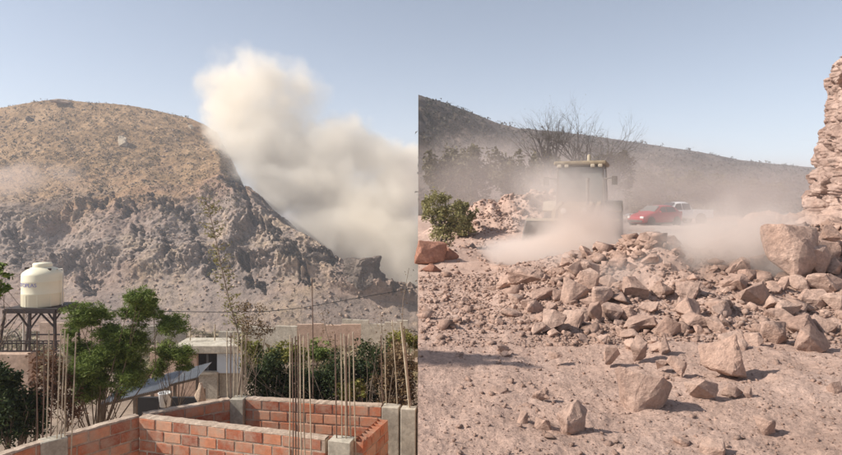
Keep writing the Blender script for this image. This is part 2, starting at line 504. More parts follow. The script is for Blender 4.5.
V2 = V.reshape(*PXm.shape, 3); V2[..., 1] += dk * 2.6; V2[..., 2] -= dk * 1.0      # the dark rock stands in clefts
me.vertices.foreach_set('co', V.astype(np.float32).ravel()); me.update()
at3 = me.attributes.new('dike', 'FLOAT', 'POINT'); at3.data.foreach_set('value', dk.ravel().astype(np.float32))
bed = np.maximum(bed, sstep(228, 262, PXm + edge_n * 18))
at.data.foreach_set('value', bed.ravel().astype(np.float32))
at2 = me.attributes.new('crag', 'FLOAT', 'POINT')
at2.data.foreach_set('value', np.clip(cragw, 0, 1).ravel().astype(np.float32))
def mountain_material():
    m, nt, b = nt_mat('arid_mountain', .95, .1)
    v = geo_pos(nt)
    up = ramp(nt, noise(nt, .06, 8, .7, v), [(.3, (.17, .108, .058)), (.5, (.285, .182, .10)), (.7, (.37, .25, .15))])
    lo = ramp(nt, noise(nt, .045, 8, .7, v, (1, 1, 1)), [(.3, (.21, .165, .14)), (.5, (.29, .23, .195)), (.62, (.37, .28, .20)), (.75, (.40, .30, .20))])
    a = nt.nodes.new("ShaderNodeAttribute"); a.attribute_name = 'bedrock'
    c = mix(nt, a.outputs["Fac"], up, lo)
    fine = ramp(nt, noise(nt, .55, 8, .75, v), [(.30, (.12, .12, .12)), (.46, (.5, .5, .5)), (.68, (.84, .82, .80))])
    c = mix(nt, .9, c, fine, 'OVERLAY')
    # rusty band running through the rock
    rust = ramp(nt, noise(nt, .025, 5, .6, v, (.5, .5, 1.6)), [(.52, (0, 0, 0)), (.66, (1, 1, 1))])
    r2 = nt.nodes.new("ShaderNodeMath"); r2.operation = 'MULTIPLY'; r2.inputs[1].default_value = .45
    nt.links.new(rust, r2.inputs[0])
    c = mix(nt, r2.outputs[0], c, (.36, .20, .13))
    a3 = nt.nodes.new("ShaderNodeAttribute"); a3.attribute_name = 'dike'
    c = mix(nt, a3.outputs["Fac"], c, ramp(nt, noise(nt, .5, 6, .7, v), [(.35, (.025, .02, .02)), (.7, (.085, .07, .06))]))
    nt.links.new(c, b.inputs["Base Color"])
    bump(nt, b, noise(nt, .8, 10, .75, v), .9, 1.0)
    return m
M['mountain'] = mountain_material()
o = link_mesh('mountain', me, M['mountain'], smooth=True)
tag(o, kind='structure')
from mathutils.bvhtree import BVHTree
bvh_m = BVHTree.FromPolygons([tuple(v) for v in V.tolist()], grid_faces(*MX.shape).tolist())
def hit_m(px, py):
    d = Vector(((px - CX) / F, 1, -(py - CY) / F)).normalized()
    h = bvh_m.ray_cast(Vector((0, 0, EYE)), d)
    return h[0], h[1]

# ---------------------------------------------------------------- rock shapes
def rock_mesh(name, seed, n=12, dims=(1, 1, 1), sub=2, amp=.06, sharp=.0):
    "an angular stone: convex hull of a few points, then roughened"
    rs = np.random.default_rng(seed)
    bm = bmesh.new()
    for i in range(n):
        p = rs.normal(size=3); p /= np.abs(p).max() if rs.random() < .6 else np.linalg.norm(p)
        p *= rs.uniform(.8, 1)
        bm.verts.new(p * .5)
    bmesh.ops.convex_hull(bm, input=bm.verts[:])
    for v in [v for v in bm.verts if not v.link_faces]: bm.verts.remove(v)
    if sub:
        bmesh.ops.bevel(bm, geom=bm.edges[:], offset=.035, segments=1, affect='EDGES', clamp_overlap=True)
    bmesh.ops.triangulate(bm, faces=bm.faces[:])
    if sub > 1:
        for _ in range(sub - 1):
            bmesh.ops.subdivide_edges(bm, edges=[e for e in bm.edges if e.calc_length() > .12], cuts=1, use_grid_fill=False)
            bmesh.ops.triangulate(bm, faces=bm.faces[:])
    co = np.array([v.co[:] for v in bm.verts])
    k = seed * 1.37
    d = fbm(co[:, 0] * 2.6 + k, co[:, 1] * 2.6, co[:, 2] * 2.6, 4, .55)
    lo, hi = co.min(0), co.max(0)
    co = (co - (lo + hi) / 2) / (hi - lo)
    co = co * (1 + d[:, None] * amp * 2.2)
    co = co * np.array(dims)
    for v, c in zip(bm.verts, co): v.co = c
    bmesh.ops.recalc_face_normals(bm, faces=bm.faces)
    me = bpy.data.meshes.new(name); bm.to_mesh(me); bm.free()
    return me

# scrub and loose stones on the mountain face (nobody could count them)
def scatter_tris(name, pts, nrm, sizes, m, kind='bush', seed=1):
    rs = np.random.default_rng(seed)
    n = len(pts); pts = np.asarray(pts); sizes = np.asarray(sizes)
    if kind == 'bush':
        k = 7
        c = np.repeat(pts, k, 0); s = np.repeat(sizes, k)[:, None]
        c = c + rs.normal(size=c.shape) * s * np.array([.45, .45, .28]) + np.array([0, 0, .25]) * s
        tri = rs.normal(size=(len(c), 3, 3)); tri /= np.linalg.norm(tri, axis=2)[:, :, None]
        v = c[:, None, :] + tri * s[:, None, :] * .42
        me = np_mesh(name, v.reshape(-1, 3), np.arange(len(c) * 3).reshape(-1, 3))
    else:
        base = [rock_mesh('tmp', 900 + i, 8, (1, 1, .7), 0) for i in range(6)]
        vs, fs, off = [], [], 0
        protos = []
        for b in base:
            co = np.empty(len(b.vertices) * 3, np.float32); b.vertices.foreach_get('co', co)
            fa = np.array([p.vertices[:] for p in b.polygons]); protos.append((co.reshape(-1, 3), fa))
            bpy.data.meshes.remove(b)
        for i in range(n):
            co, fa = protos[i % 6]
            a = rs.uniform(0, 6.28); ca, sa = math.cos(a), math.sin(a)
            Rm = np.array([[ca, -sa, 0], [sa, ca, 0], [0, 0, 1]])
            vs.append((co * sizes[i] * rs.uniform(.7, 1.3, 3)) @ Rm.T + pts[i] + np.array([0, 0, sizes[i] * .12])); fs.append(fa + off); off += len(co)
        me = np_mesh(name, np.concatenate(vs), np.concatenate(fs))
    return link_mesh(name, me, m)
bp, bs, sp_, ss = [], [], [], []
for i in range(15000):
    px = random.uniform(-20, 405); py = random.uniform(98, 325)
    h, n = hit_m(px, py)
    if h is None: continue
    upper = py < 205 + random.gauss(0, 18) and px < 245
    if upper:
        if random.random() < .70: bp.append(h[:]); bs.append(random.uniform(.6, 1.35) * (1.5 if random.random() < .06 else 1))
        elif random.random() < .45: sp_.append(h[:]); ss.append(random.uniform(.4, 1.3) * (1.9 if random.random() < .05 else 1))
    else:
        if py > 290 and random.random() < .6: continue
        if random.random() < .16: bp.append(h[:]); bs.append(random.uniform(.35, .8))
        elif random.random() < .22: sp_.append(h[:]); ss.append(random.uniform(.35, 1.2))
M['scrub'] = leaf_mat('mountain_scrub', (.06, .042, .02), (.12, .085, .038), (.22, .17, .07), .1)
M['mstone'] = earth_mat('mountain_stone', (.22, .15, .11), (.33, .24, .18), (.46, .35, .27), .3, 2, ((3, .5, .2),))
o = scatter_tris('mountain_scrub', bp, None, bs, M['scrub'], 'bush', 3); tag(o, kind='stuff')
o = scatter_tris('mountain_stones', sp_, None, ss, M['mstone'], 'rock', 4); tag(o, kind='stuff')

# single boulders and crags on the mountain that can be picked out
def mrock(name, px, py, wpx, hpx, seed, label, cat, m, depth=.9, sub=3, amp=.1, sink=.25, Yadd=0):
    h, n = hit_m(px, py + hpx * .35)
    if h is None: return
    s = h.y / F
    me = rock_mesh(name, seed, 14, (wpx * s, wpx * s * depth, hpx * s), sub, amp)
    o = link_mesh(name, me, m)
    o.location = (h.x, h.y + Yadd + wpx * s * .1, h.z + hpx * s * (.35 - sink * .2))
    return tag(o, label=label, cat=cat)
M['outcrop'] = earth_mat('dark_outcrop', (.085, .068, .055), (.15, .12, .10), (.25, .195, .155), .12, 1.0, ((1.2, .9, .8),))
M['palebould'] = earth_mat('pale_boulder', (.36, .29, .21), (.46, .38, .28), (.55, .46, .35), .3, 2, ((2, .5, .3),))
mrock('boulder', 122, 141, 10, 11, 41, "large pale boulder high on the golden mountain slope", 'boulder', M['palebould'])
mrock('boulder', 30, 119, 9, 6, 42, "dark boulder near the crest at the left of the mountain", 'boulder', M['outcrop'])
mrock('boulder', 62, 102, 16, 6, 43, "brown summit rock on the highest point of the mountain", 'boulder', M['mstone'])
mrock('boulder', 190, 127, 6, 5, 44, "small pale boulder close to the crest beside the dust plume", 'boulder', M['palebould'])
mrock('rock_outcrop', 366, 268, 46, 30, 45, "dark rocky outcrop at the right end of the mountain, edge in the dust", 'outcrop', M['outcrop'], .8, 4, .22, Yadd=-4)
mrock('rock_outcrop', 318, 257, 20, 10, 51, "jagged ledge on the right flank of the mountain below the plume", 'outcrop', M['outcrop'], .7, 3, .2)

# ---------------------------------------------------------------- the dark scrubby hill behind the road (right)
HS_X = [418, 440, 470, 500, 520, 560, 600, 640, 700, 740, 780, 820, 900, 1200]
HS_Y = [95, 101, 112, 124, 128.5, 131.5, 137, 143, 152, 160, 164.5, 168, 172, 180]
ph = np.concatenate([np.arange(418.25, 850, 1.5), np.linspace(853, 1200, 60)])
Th = np.linspace(0, 1, 170); Th = np.concatenate([Th, np.linspace(1.03, 1.6, 8)])
PXh, TH = np.meshgrid(ph, Th)
crest = np.interp(PXh, HS_X, HS_Y)
cY = np.interp(PXh, [418, 560, 700, 860, 1200], [195, 300, 430, 560, 700])
Y = 74 + (cY - 74) * np.clip(TH, 0, 1) ** 1.25
frac = np.clip(TH, 0, 1)
pyh = 215.5 + (crest - 215.5) * (.5 * frac + .5 * np.sin(frac * math.pi / 2))
Z = EYE - (pyh - CY) / F * Y
Z = np.where(TH > 1, EYE - (crest - CY) / F * cY - (TH - 1) * 60, Z)
Y = np.where(TH > 1, cY + (TH - 1) * 140, Y)
X = (PXh - CX) / F * Y
dd = (fbm(X * .018, Y * .018, Z * .05, 5, .55, True) - .6) * 3.5 * np.sin(np.clip(TH, 0, 1) * math.pi) + fbm(X * .12, Y * .12, Z * .12, 3) * .8 * (1 - .75 * sstep(.85, 1, TH))
ter = np.abs(((Z + fbm(X * .01, Y * .01, Z * 0, 2) * 4) / 7.5) % 1 - .5) * 2
Zd = Z + dd + (ter - .5) * 1.2 * np.sin(np.clip(TH, 0, 1) * math.pi)
V = np.stack([X, Y, Zd], 2)
lev = [V[:, 0, :]]
for d in (4, 12, 40, 90):
    e = V[:, 0, :].copy(); e[:, 2] = np.maximum(e[:, 2] - d, -39); lev.append(e)
side = np.stack(lev, 1)
Vh = np.concatenate([V.reshape(-1, 3), side.reshape(-1, 3)])
fh = np.concatenate([grid_faces(*X.shape), grid_faces(len(Th), 5)[:, ::-1] + X.size])
o = link_mesh('hill', np_mesh('hill', Vh, fh), M['hill'], smooth=True); tag(o, kind='structure')
bvh_h = BVHTree.FromPolygons([tuple(v) for v in V.reshape(-1, 3).tolist()], grid_faces(*X.shape).tolist())
bp, bs = [], []
for i in range(7000):
    px = random.uniform(423, 845); py = random.uniform(100, 214)
    d = Vector(((px - CX) / F, 1, -(py - CY) / F)).normalized()
    h = bvh_h.ray_cast(Vector((0, 0, EYE)), d)[0]
    if h is None: continue
    bp.append(h[:]); bs.append(random.uniform(.5, 1.6) * (h.y / 150) ** .5)
M['hill_scrub'] = leaf_mat('hill_scrub', (.028, .024, .016), (.05, .043, .028), (.09, .075, .05), .1)
o = scatter_tris('hill_scrub', bp, None, bs, M['hill_scrub'], 'bush', 9); tag(o, kind='stuff')

# ---------------------------------------------------------------- cliff at the right edge of the road
def cliff():
    nt_, nz_ = 420, 340
    th = np.linspace(R(90), R(290), nt_); zz = np.linspace(-.5, 6.9, nz_)
    T, Zc = np.meshgrid(th, zz)
    cx, cy = 17.5, 15.5
    rad = 6.4 - np.interp(Zc, [-.5, 0, 1.2, 2.0, 3.2, 3.6, 5.5, 6.9], [-.5, -.1, .15, .26, .32, .44, .66, 2.0])
    X0 = cx + rad * np.cos(T); Y0 = cy + rad * .9 * np.sin(T)
    n = (fbm(X0 * .55, Y0 * .55, Zc * .5, 5, .55, True) - .6) * .22 + np.floor(fbm(X0 * .9, Y0 * .9, Zc * 1.1 + 3, 3, .5) * 5) * .07 + fbm(X0 * 3.2, Y0 * 3.2, Zc * 2.0, 5, .7) * .13 - (np.abs(fbm(X0 * .8, Y0 * .8, Zc * 2.8 + 6, 2)) < .05) * .14
    wq = fbm(X0 * .7, Y0 * .7, Zc * .7, 3) * .5
    b1, c1 = blocks(X0 * 1.3 + wq, Y0 * 1.3, Zc * 1.0 + wq); b2, c2 = blocks(X0 * 3.4 + wq * 2, Y0 * 3.4, Zc * 2.7 + wq)
    n = n * .45 + b1 * .20 + c1 * .10 + b2 * .07 + c2 * .035
    r2 = rad + n
    V = np.stack([cx + r2 * np.cos(T), cy + r2 * .9 * np.sin(T), Zc], 2)
    cap = V[-1].mean(0); Vv = np.concatenate([V.reshape(-1, 3), cap[None]])
    f = grid_faces(nz_, nt_)
    me = np_mesh('rock_cliff', Vv, f)
    bm = bmesh.new(); bm.from_mesh(me); bm.verts.ensure_lookup_table()
    top = [bm.verts[(nz_ - 1) * nt_ + k] for k in range(nt_)]; c = bm.verts[len(Vv) - 1]
    for k in range(nt_ - 1): bm.faces.new((top[k], top[k + 1], c))
    bm.to_mesh(me); bm.free()
    return link_mesh('rock_cliff', me, M['cliff'])
tag(cliff(), label="tall pale rock cliff rising at the right edge beside the road", cat='cliff')

# ---------------------------------------------------------------- rocks of the landslide
rock_count = [0]
def big_rock(px, pbase, w, h, seed, label, m='rock', depth=.8, n=12, tilt=0.0, sub=3, amp=.05, Y=None, turn=0.0, sink=.08):
    "a rock whose foot rests on the ground under photo pixel (px, pbase)"
    if Y is None:
        Y = 3.0
        for _ in range(4000):
            x = (px - CX) / F * Y
            zr = EYE - (pbase - CY) / F * Y
            if zr <= float(ground_z(np.array([x]), np.array([Y]), False)[0]): break
            Y += .01
    s = Y / F
    x = (px - CX) / F * Y
    me = rock_mesh('rock', seed, n, (w * s, w * s * depth, h * s), sub, amp)
    o = link_mesh('rock', me, M[m])
    zb = EYE - (pbase - CY) / F * Y
    o.rotation_euler = (0, tilt, turn)
    o.location = (x, Y + w * s * depth * .3, zb + h * s * (.5 - sink))
    tag(o, label=label, cat='rock')
    return o
BR = [  # px, base, w, h, seed, label, options
 (575, 438, 29, 37, 11, "tall knobby rock standing upright nearest the viewer on the dirt", dict(n=16, amp=.11)),
 (542, 433, 18, 15, 12, "low lumpy rock just left of the tall knobby foreground rock", {}),
 (522, 428, 12, 18, 13, "small upright rock, leftmost of the three by the knobby foreground rock", {}),
 (529, 411, 14, 8, 14, "flat little stone behind the small upright foreground rock", {}),
 (541, 402, 16, 14, 15, "crumbly rock alone in the middle of the bare dirt", dict(amp=.12)),
 (498, 396, 17, 9, 16, "low pointed stone on the bare dirt left of the crumbly rock", {}),
 (651, 409, 54, 49, 17, "biggest foreground boulder, a tilted slab with flat shaded right side", dict(n=11, tilt=-.30, depth=.7)),
 (706, 400, 30, 22, 18, "box shaped rock right of the big tilted slab", dict(n=14, depth=.7)),
 (727, 378, 40, 43, 19, "tall craggy boulder with ridged left side above the box shaped rock", dict(n=16, amp=.1)),
 (736, 397, 20, 12, 20, "flat stone between the box shaped rock and a pale pebble", {}),
 (749, 398, 10, 12, 21, "small pale stone at the end of the flat stone's shadow", {}),
 (768, 435, 20, 19, 22, "small pointed pyramid rock in the lower right foreground", dict(n=8)),
 (684, 447, 17, 11, 23, "low dark stone at the lower middle of the dirt", {}),
 (717, 458, 26, 17, 24, "pale rock cut off by the bottom edge of the view", {}),
 (837, 396, 14, 15, 25, "rounded rock at the right edge on the bare dirt", {}),
 (818, 354, 38, 30, 26, "wide flat topped boulder by the right edge", dict(n=14, depth=.6)),
 (779, 345, 28, 26, 27, "squarish dark boulder left of the wide flat topped one", dict(n=14)),
 (762, 343, 14, 14, 28, "pale cone shaped rock leaning on the squarish boulder", dict(n=8)),
 (612, 364, 16, 20, 29, "oval upright rock behind the big tilted slab", dict(n=14)),
 (640, 360, 17, 25, 30, "tall dark upright rock behind the top of the big tilted slab", {}),
 (668, 356, 14, 20, 31, "narrow leaning rock right of the tall dark upright rock", dict(tilt=.3)),
 (679, 375, 18, 20, 32, "rough rock between the tilted slab and the craggy boulder", {}),
 (663, 370, 14, 11, 33, "flat rock piled behind the right shoulder of the tilted slab", {}),
 (576, 306, 27, 30, 34, "sharp pointed boulder standing like a tooth on the heap", dict(n=8, amp=.03)),
 (603, 308, 21, 23, 35, "upright block right of the tooth shaped boulder", {}),
 (545, 301, 28, 15, 36, "long loaf shaped rock on the left of the heap", {}),
 (517, 305, 17, 12, 37, "flat topped rock at the left foot of the heap", dict(n=9)),
 (555, 333, 29, 25, 38, "dark faced boulder at the front foot of the heap", dict(n=10, amp=.04)),
 (553, 337, 12, 9, 39, "small rounded stone in front of the dark faced boulder", {}),
 (539, 335, 15, 13, 40, "pale wedge leaning left of the dark faced boulder", dict(n=8)),
 (512, 319, 22, 11, 61, "low wide rock on the left of the dark faced boulder", {}),
 (560, 303, 14, 15, 62, "stubby rock between the loaf shaped rock and the tooth", {}),
 (597, 322, 17, 22, 63, "steep pale rock below the upright block", dict(tilt=.25)),
 (612, 319, 22, 17, 64, "blocky rock right of the steep pale rock", {}),
 (637, 302, 26, 26, 65, "pale cube shaped block half hidden in dust on the heap", dict(n=14)),
 (758, 307, 34, 29, 66, "large box shaped boulder on the heap at the edge of the dust", dict(n=16, amp=.02)),
 (802, 280, 58, 60, 67, "huge shaded boulder as tall as a man beneath the cliff", dict(n=16, amp=.04, depth=.6)),
 (816, 277, 40, 34, 68, "rounded boulder in front of the huge shaded boulder", dict(n=16, amp=.04)),
 (802, 289, 26, 15, 69, "pale wedge of rock under the rounded boulder", {}),
 (823, 292, 32, 20, 70, "long slab of rock low at the right edge of the heap", {}),
 (836, 242, 20, 20, 71, "topmost of the pale rocks stacked below the cliff", dict(Y=10.0)),
 (836, 258, 18, 19, 72, "middle one of the pale rocks stacked below the cliff", dict(Y=9.9)),
 (837, 273, 18, 17, 73, "lowest one of the pale rocks stacked below the cliff", {}),
 (837, 312, 24, 20, 74, "pale block at the right edge under the long slab", {}),
 (431, 266, 32, 28, 75, "large reddish boulder at the left edge of the dirt road", dict(m='rock_red', n=12)),
 (450, 263, 20, 18, 76, "pale faced boulder touching the large reddish boulder", dict(m='rock_red')),
 (432, 273, 20, 10, 77, "low reddish rock in front of the large reddish boulder", dict(m='rock_red')),
 (527, 287, 34, 21, 78, "brown crumbling mound of earth and stone left on the heap crest", dict(n=16, amp=.12)),
 (556, 360, 14, 8, 79, "pale flat stone lying right of the long shadow", {}),
 (503, 352, 13, 10, 80, "dark cube shaped stone at the edge of the long shadow", dict(n=14)),
 (603, 345, 12, 10, 81, "small stone in front of the oval upright rock", {}),
 (700, 330, 26, 18, 82, "broad rock in the middle of the heap under the dust", {}),
 (724, 318, 22, 18, 83, "rock left of the large box shaped boulder", {}),
 (670, 335, 24, 20, 84, "steep rock on the lower middle of the heap", {}),
 (735, 345, 24, 14, 85, "low slab behind the tall craggy boulder", {}),
 (690, 300, 24, 20, 86, "rounded dusty rock on the crest of the heap", {}),
 (829, 262, 22, 22, 89, "pale upright block wedged between the huge boulder and the cliff", dict(n=14)),
 (838, 292, 22, 20, 90, "angular block cut by the right edge under the stacked pale rocks", {}),
 (775, 297, 26, 16, 91, "wedge of rock at the left foot of the huge shaded boulder", {}),
 (818, 306, 28, 17, 92, "flat lying slab in front of the long slab of rock", {}),
 (790, 318, 26, 18, 93, "tilted slab right of the large box shaped boulder", dict(tilt=.3)),
 (590, 275, 22, 17, 94, "dusty block on the heap crest between the mound and the dip", {}),
 (660, 262, 20, 14, 87, "dusty rock on top of the heap left of the crest dip", dict(Y=10.9)),
 (640, 255, 18, 12, 88, "jagged stone on the very top of the heap", dict(Y=11)),
]
for (px, pb, w, h, seed, lab, k) in BR: big_rock(px, pb, w, h, seed, lab, **k)

# three hundred more rocks that nothing tells apart
protos = [rock_mesh('rock', 300 + i, 9 + i % 7, (1, .85, .72 + .06 * (i % 4)), 2, .07) for i in range(14)]
for p in protos: p.materials.append(M['rock'])
cells = []
tries = 0
def px_of(x, y, z): return CX + x / y * F, CY + (EYE - z) / y * F
while len(cells) < 285 and tries < 20000:
    tries += 1
    x = random.uniform(.1, 8.6); y = random.uniform(6.3, 11.6)
    hz = float(np.interp(x, HEAP_X, HEAP_Z))
    # thick on the heap's front, thin further out
    dens = (.95 if y > 7.0 + .3 * math.sin(x * 2) else .25) if x > 1.6 else (.35 if y > 7.6 else .05)
    if random.random() > dens: continue
    s = random.choice([.11, .13, .16, .19, .23, .28, .36]) * random.uniform(.8, 1.2)
    if x < 1.6: s = min(s * .6, .14)
    if y < 7.1: s *= .6
    if any((x - a) ** 2 + (y - b) ** 2 < (.42 * (s + c)) ** 2 for a, b, c in cells): continue
    cells.append((x, y, s))
for x, y, s in cells:
    o = bpy.data.objects.new('rock', random.choice(protos)); col.objects.link(o)
    z = gz(x, y)
    o.location = (x, y, z + s * .22); o.scale = (s, s * random.uniform(.8, 1.2), s * random.uniform(.7, 1.1))
    o.rotation_euler = (random.uniform(-.5, .5), random.uniform(-.5, .5), random.uniform(0, 6.28))
    tag(o, label="small pinkish angular rock lying loose in the landslide rubble", cat='rock', group='loose rocks of the landslide heap')

# gravel and chips over road, heap and berm
pts, sz = [], []
def gravel(n, x0, x1, y0, y1, lo, hi, pw=1.0):
    for _ in range(n):
        y = y0 + (y1 - y0) * random.random() ** pw; x = x0 + (min(x1, .74 * y) - x0) * random.random()
        pts.append((x, y)); sz.append(random.uniform(lo, hi) * (1 + 1.6 * (random.random() < .06)))
gravel(6500, .02, 20, 3.4, 7.2, .004, .012)
gravel(420, .02, 20, 3.4, 7.2, .014, .028)
gravel(160, .02, 20, 3.6, 7.0, .025, .045)
gravel(5500, .02, 2.8, 6.8, 13, .012, .042)
gravel(220, .02, 2.6, 7.4, 13, .06, .11)
gravel(6500, 1.6, 9, 6.8, 11.6, .015, .055)
gravel(600, 1.6, 9, 7.2, 11.6, .07, .12)
gravel(1500, 2.5, 9, 10.3, 11.6, .05, .16)
gravel(2600, 1.2, 9, 24.0, 29, .05, .14)
gravel(500, 0, 6, 13, 24, .04, .14)
P = np.array(pts); Zg = ground_z(P[:, 0], P[:, 1])
o = scatter_tris('gravel', np.column_stack([P, Zg]), None, np.array(sz), M['rock'], 'rock', 12); tag(o, kind='stuff')

# ---------------------------------------------------------------- vegetation builders
def leaves_mesh(name, centres, sizes, seed=0, aspect=.45, droop=.0):
    rs = np.random.default_rng(seed)
    n = len(centres); c = np.asarray(centres); s = np.asarray(sizes)[:, None]
    u = rs.normal(size=(n, 3)); u[:, 2] = u[:, 2] * .6 - droop; u /= np.linalg.norm(u, axis=1)[:, None]
    w = np.cross(u, rs.normal(size=(n, 3))); w /= np.linalg.norm(w, axis=1)[:, None]
    v = np.stack([c - u * s, c + w * s * aspect, c + u * s, c - w * s * aspect], 1)
    return np_mesh(name, v.reshape(-1, 3), np.arange(n * 4).reshape(-1, 4))

def branchy(mb, start, direction, length, r, depth, rs, tips, spread=.6, segs=4, n=5, curl=.15, kids=(2, 3), grav=0.0):
    pts = [Vector(start)]; d = Vector(direction).normalized()
    for i in range(segs):
        d = (d + Vector(rs.normal(size=3)) * curl + Vector((0, 0, -grav))).normalized()
        pts.append(pts[-1] + d * length / segs)
    rad = [r * (1 - .55 * i / segs) for i in range(segs + 1)]
    mb.tube(pts, rad, n if depth > 1 else 4, cap=False)
    if depth == 0: tips.append(pts[-1]); return
    for k in range(rs.integers(kids[0], kids[1] + 1)):
        t = rs.integers(max(1, segs // 2), segs + 1)
        nd = (d + Vector(rs.normal(size=3)) * spread).normalized()
        branchy(mb, pts[t], nd, length * rs.uniform(.55, .85), rad[t] * .75, depth - 1, rs, tips, spread, segs, n, curl, kids, grav)
    if depth <= 2: tips += pts[1:]

def plant(name, base, height, blobs, nleaf, lsize, label, cat, leaf='leaf_dark', bark='wood_bark', seed=1, r=.05, group=None, depth=3, droop=.2, stems=1, aspect=.45, fill=.75, twigs=True):
    "trunk with limbs reaching into the crown blobs; blobs are (dx, dy, dz, rx, ry, rz) from the base"
    rs = np.random.default_rng(seed)
    root = empty(name, base, label=label, cat=cat, group=group)
    mb = MB(); tips = []
    for st in range(stems):
        off = Vector((rs.normal() * r * 3, rs.normal() * r * 3, 0)) if stems > 1 else Vector((0, 0, 0))
        fork = Vector((blobs[0][0] * .3, blobs[0][1] * .3, height * .35)) + off
        mb.tube([off, off + (fork - off) * .5 + Vector((rs.normal() * .04, 0, 0)), fork], [r, r * .85, r * .75], 7)
        for ib, b in enumerate(blobs[st::stems]):
            if not twigs and ib % 2: continue
            c = Vector(b[:3]); mid = (fork + c) / 2 + Vector(rs.normal(size=3)) * .06 * height
            mb.tube([fork, mid, c], [r * (.6 if twigs else .3), r * (.4 if twigs else .2), r * (.2 if twigs else .08)], 5, cap=False)
            for k in range(5 if twigs else 0):
                e = c + Vector((rs.normal() * b[3] * .6, rs.normal() * b[4] * .6, rs.normal() * b[5] * .6))
                m2 = (mid + e) / 2 + Vector(rs.normal(size=3)) * .05 * height
                mb.tube([mid, m2, e], [r * .25, r * .16, r * .07], 4, cap=False)
    mb.build('trunk', M[bark], root, smooth=True)
    cs = []
    vol = np.array([b[3] * b[4] * b[5] for b in blobs]) ** .75; vol /= vol.sum()
    for b, q in zip(blobs, vol):
        k = int(nleaf * q)
        # clumps inside the blob, so that the outline is uneven
        nc_ = max(5, k // 45)
        cc = rs.normal(size=(nc_, 3)); cc /= np.linalg.norm(cc, axis=1)[:, None]; cc *= rs.uniform(.35, 1.0, (nc_, 1))
        pick = rs.integers(0, nc_, k)
        p = cc[pick] + rs.normal(size=(k, 3)) * .17
        cs.append(p * np.array(b[3:6]) + np.array(b[:3]))
    cs = np.concatenate(cs)
    if base[0] > 0: cs = cs[cs[:, 0] + base[0] > .12]       # nothing hangs over the plateau's edge
    link_mesh('crown', leaves_mesh('crown', cs, rs.uniform(.6, 1.3, len(cs)) * lsize, seed, aspect, droop), M[leaf], root)
    return root

# --- green tree with feathery leaves by the brick wall
T0 = W(98, 412, 10.6); T0.z = -4.0
def blob(px, py, Y, rx, rz, base, ry=None):
    p = W(px, py, Y) - base; s = Y / F
    return (p.x, p.y, p.z, rx * s, (ry or rx) * s, rz * s)
rs_ = np.random.default_rng(55); gb = []
for k in range(58):
    while True:
        px = rs_.uniform(66, 176); py = rs_.uniform(292, 402)
        if ((px - 118) / 58) ** 2 + ((py - 330) / 36) ** 2 < 1 or ((px - 96) / 32) ** 2 + ((py - 374) / 32) ** 2 < 1 or ((px - 112) / 36) ** 2 + ((py - 362) / 22) ** 2 < 1 or ((px - 141) / 12) ** 2 + ((py - 300) / 10) ** 2 < 1: break
    r_ = rs_.uniform(7, 15)
    gb.append(blob(px, py, 10.6 + rs_.uniform(-.35, .35), r_ * 1.25, r_ * .75, T0))
plant('green_tree', T0, 3.4, gb, 70000, .038, "feathery green tree standing behind the left brick wall", 'tree', 'leaf_green', seed=5, r=.045, droop=.35, aspect=.16, twigs=False)
T1 = W(155, 400, 11.4); T1.z = -4.0
plant('slim_tree', T1, 3, [blob(180, 355, 11.4, 16, 10, T1), blob(165, 350, 11.4, 11, 10, T1), blob(186, 366, 11.4, 9, 6, T1), blob(158, 368, 11.4, 10, 10, T1)],
      5200, .044, "slim young tree with one green tuft in front of the flat roofed house", 'tree', 'leaf_green', seed=6, r=.022, droop=.5, aspect=.16)
# --- bushes left, behind the column
T2 = W(12, 440, 9.6); T2.z = -4.0
plant('bush', T2, 2.2, [blob(8, 410, 9.6, 22, 30, T2), blob(28, 415, 9.8, 18, 26, T2), blob(2, 380, 9.6, 14, 16, T2)], 7000, .04,
      "dense dark green bush in the lower left corner", 'bush', 'leaf_dark', seed=7)
T3 = W(44, 430, 10.0); T3.z = -4.0
plant('dead_shrub', T3, 2.2, [blob(45, 385, 10.0, 16, 30, T3), blob(60, 375, 10.1, 14, 26, T3), blob(38, 410, 10.0, 12, 18, T3), blob(72, 400, 10.2, 12, 20, T3)], 3600, .03,
      "dried reddish brown shrub behind the left steel rods", 'shrub', 'leaf_dead', 'twig', seed=8, stems=3)
# leafy branch reaching in from the left edge
T4 = W(-26, 330, 8.5); T4.z = -4.0
plant('leafy_plant', T4, 4.2, [blob(-2, 270, 8.5, 12, 8, T4), blob(2, 291, 8.5, 9, 6, T4), blob(-16, 285, 8.5, 14, 20, T4)], 500, .05,
      "bright green leaves reaching in at the left edge by the tank", 'plant', 'leaf_green', seed=9, r=.03)
# --- hedge behind the back brick wall: single bushes
hedge = [
 (268, 372, 24, 26, 11.2, 'leaf_dark', "dark bush just right of the corner column, behind the back wall", 2600),
 (300, 380, 26, 24, 11.4, 'leaf_dark', "low dark bush behind the middle of the back wall", 2600),
 (286, 352, 26, 13, 12.2, 'leaf_yellow', "yellow green bush rising above the dark hedge", 1300),
 (252, 352, 12, 20, 12.0, 'leaf_yellow', "narrow yellowish bush beside the corner rods", 700),
 (334, 375, 24, 30, 11.4, 'leaf_dark', "dark bush behind the rods of the middle column", 2600),
 (352, 388, 18, 14, 10.6, 'leaf_yellow', "small sunny bush with yellow leaves at the wall's right part", 500),
 (372, 365, 28, 32, 11.6, 'leaf_dark', "large tangled bush at the right behind the back wall", 3000),
 (396, 372, 22, 36, 11.2, 'leaf_dry', "dry brown thicket by the right concrete column", 2600),
 (402, 338, 18, 12, 12.4, 'leaf_yellow', "sunlit top of a bush at the right end of the hedge", 900),
 (318, 350, 18, 12, 12.4, 'leaf_green', "bright green bush peeping over the hedge", 900),
]
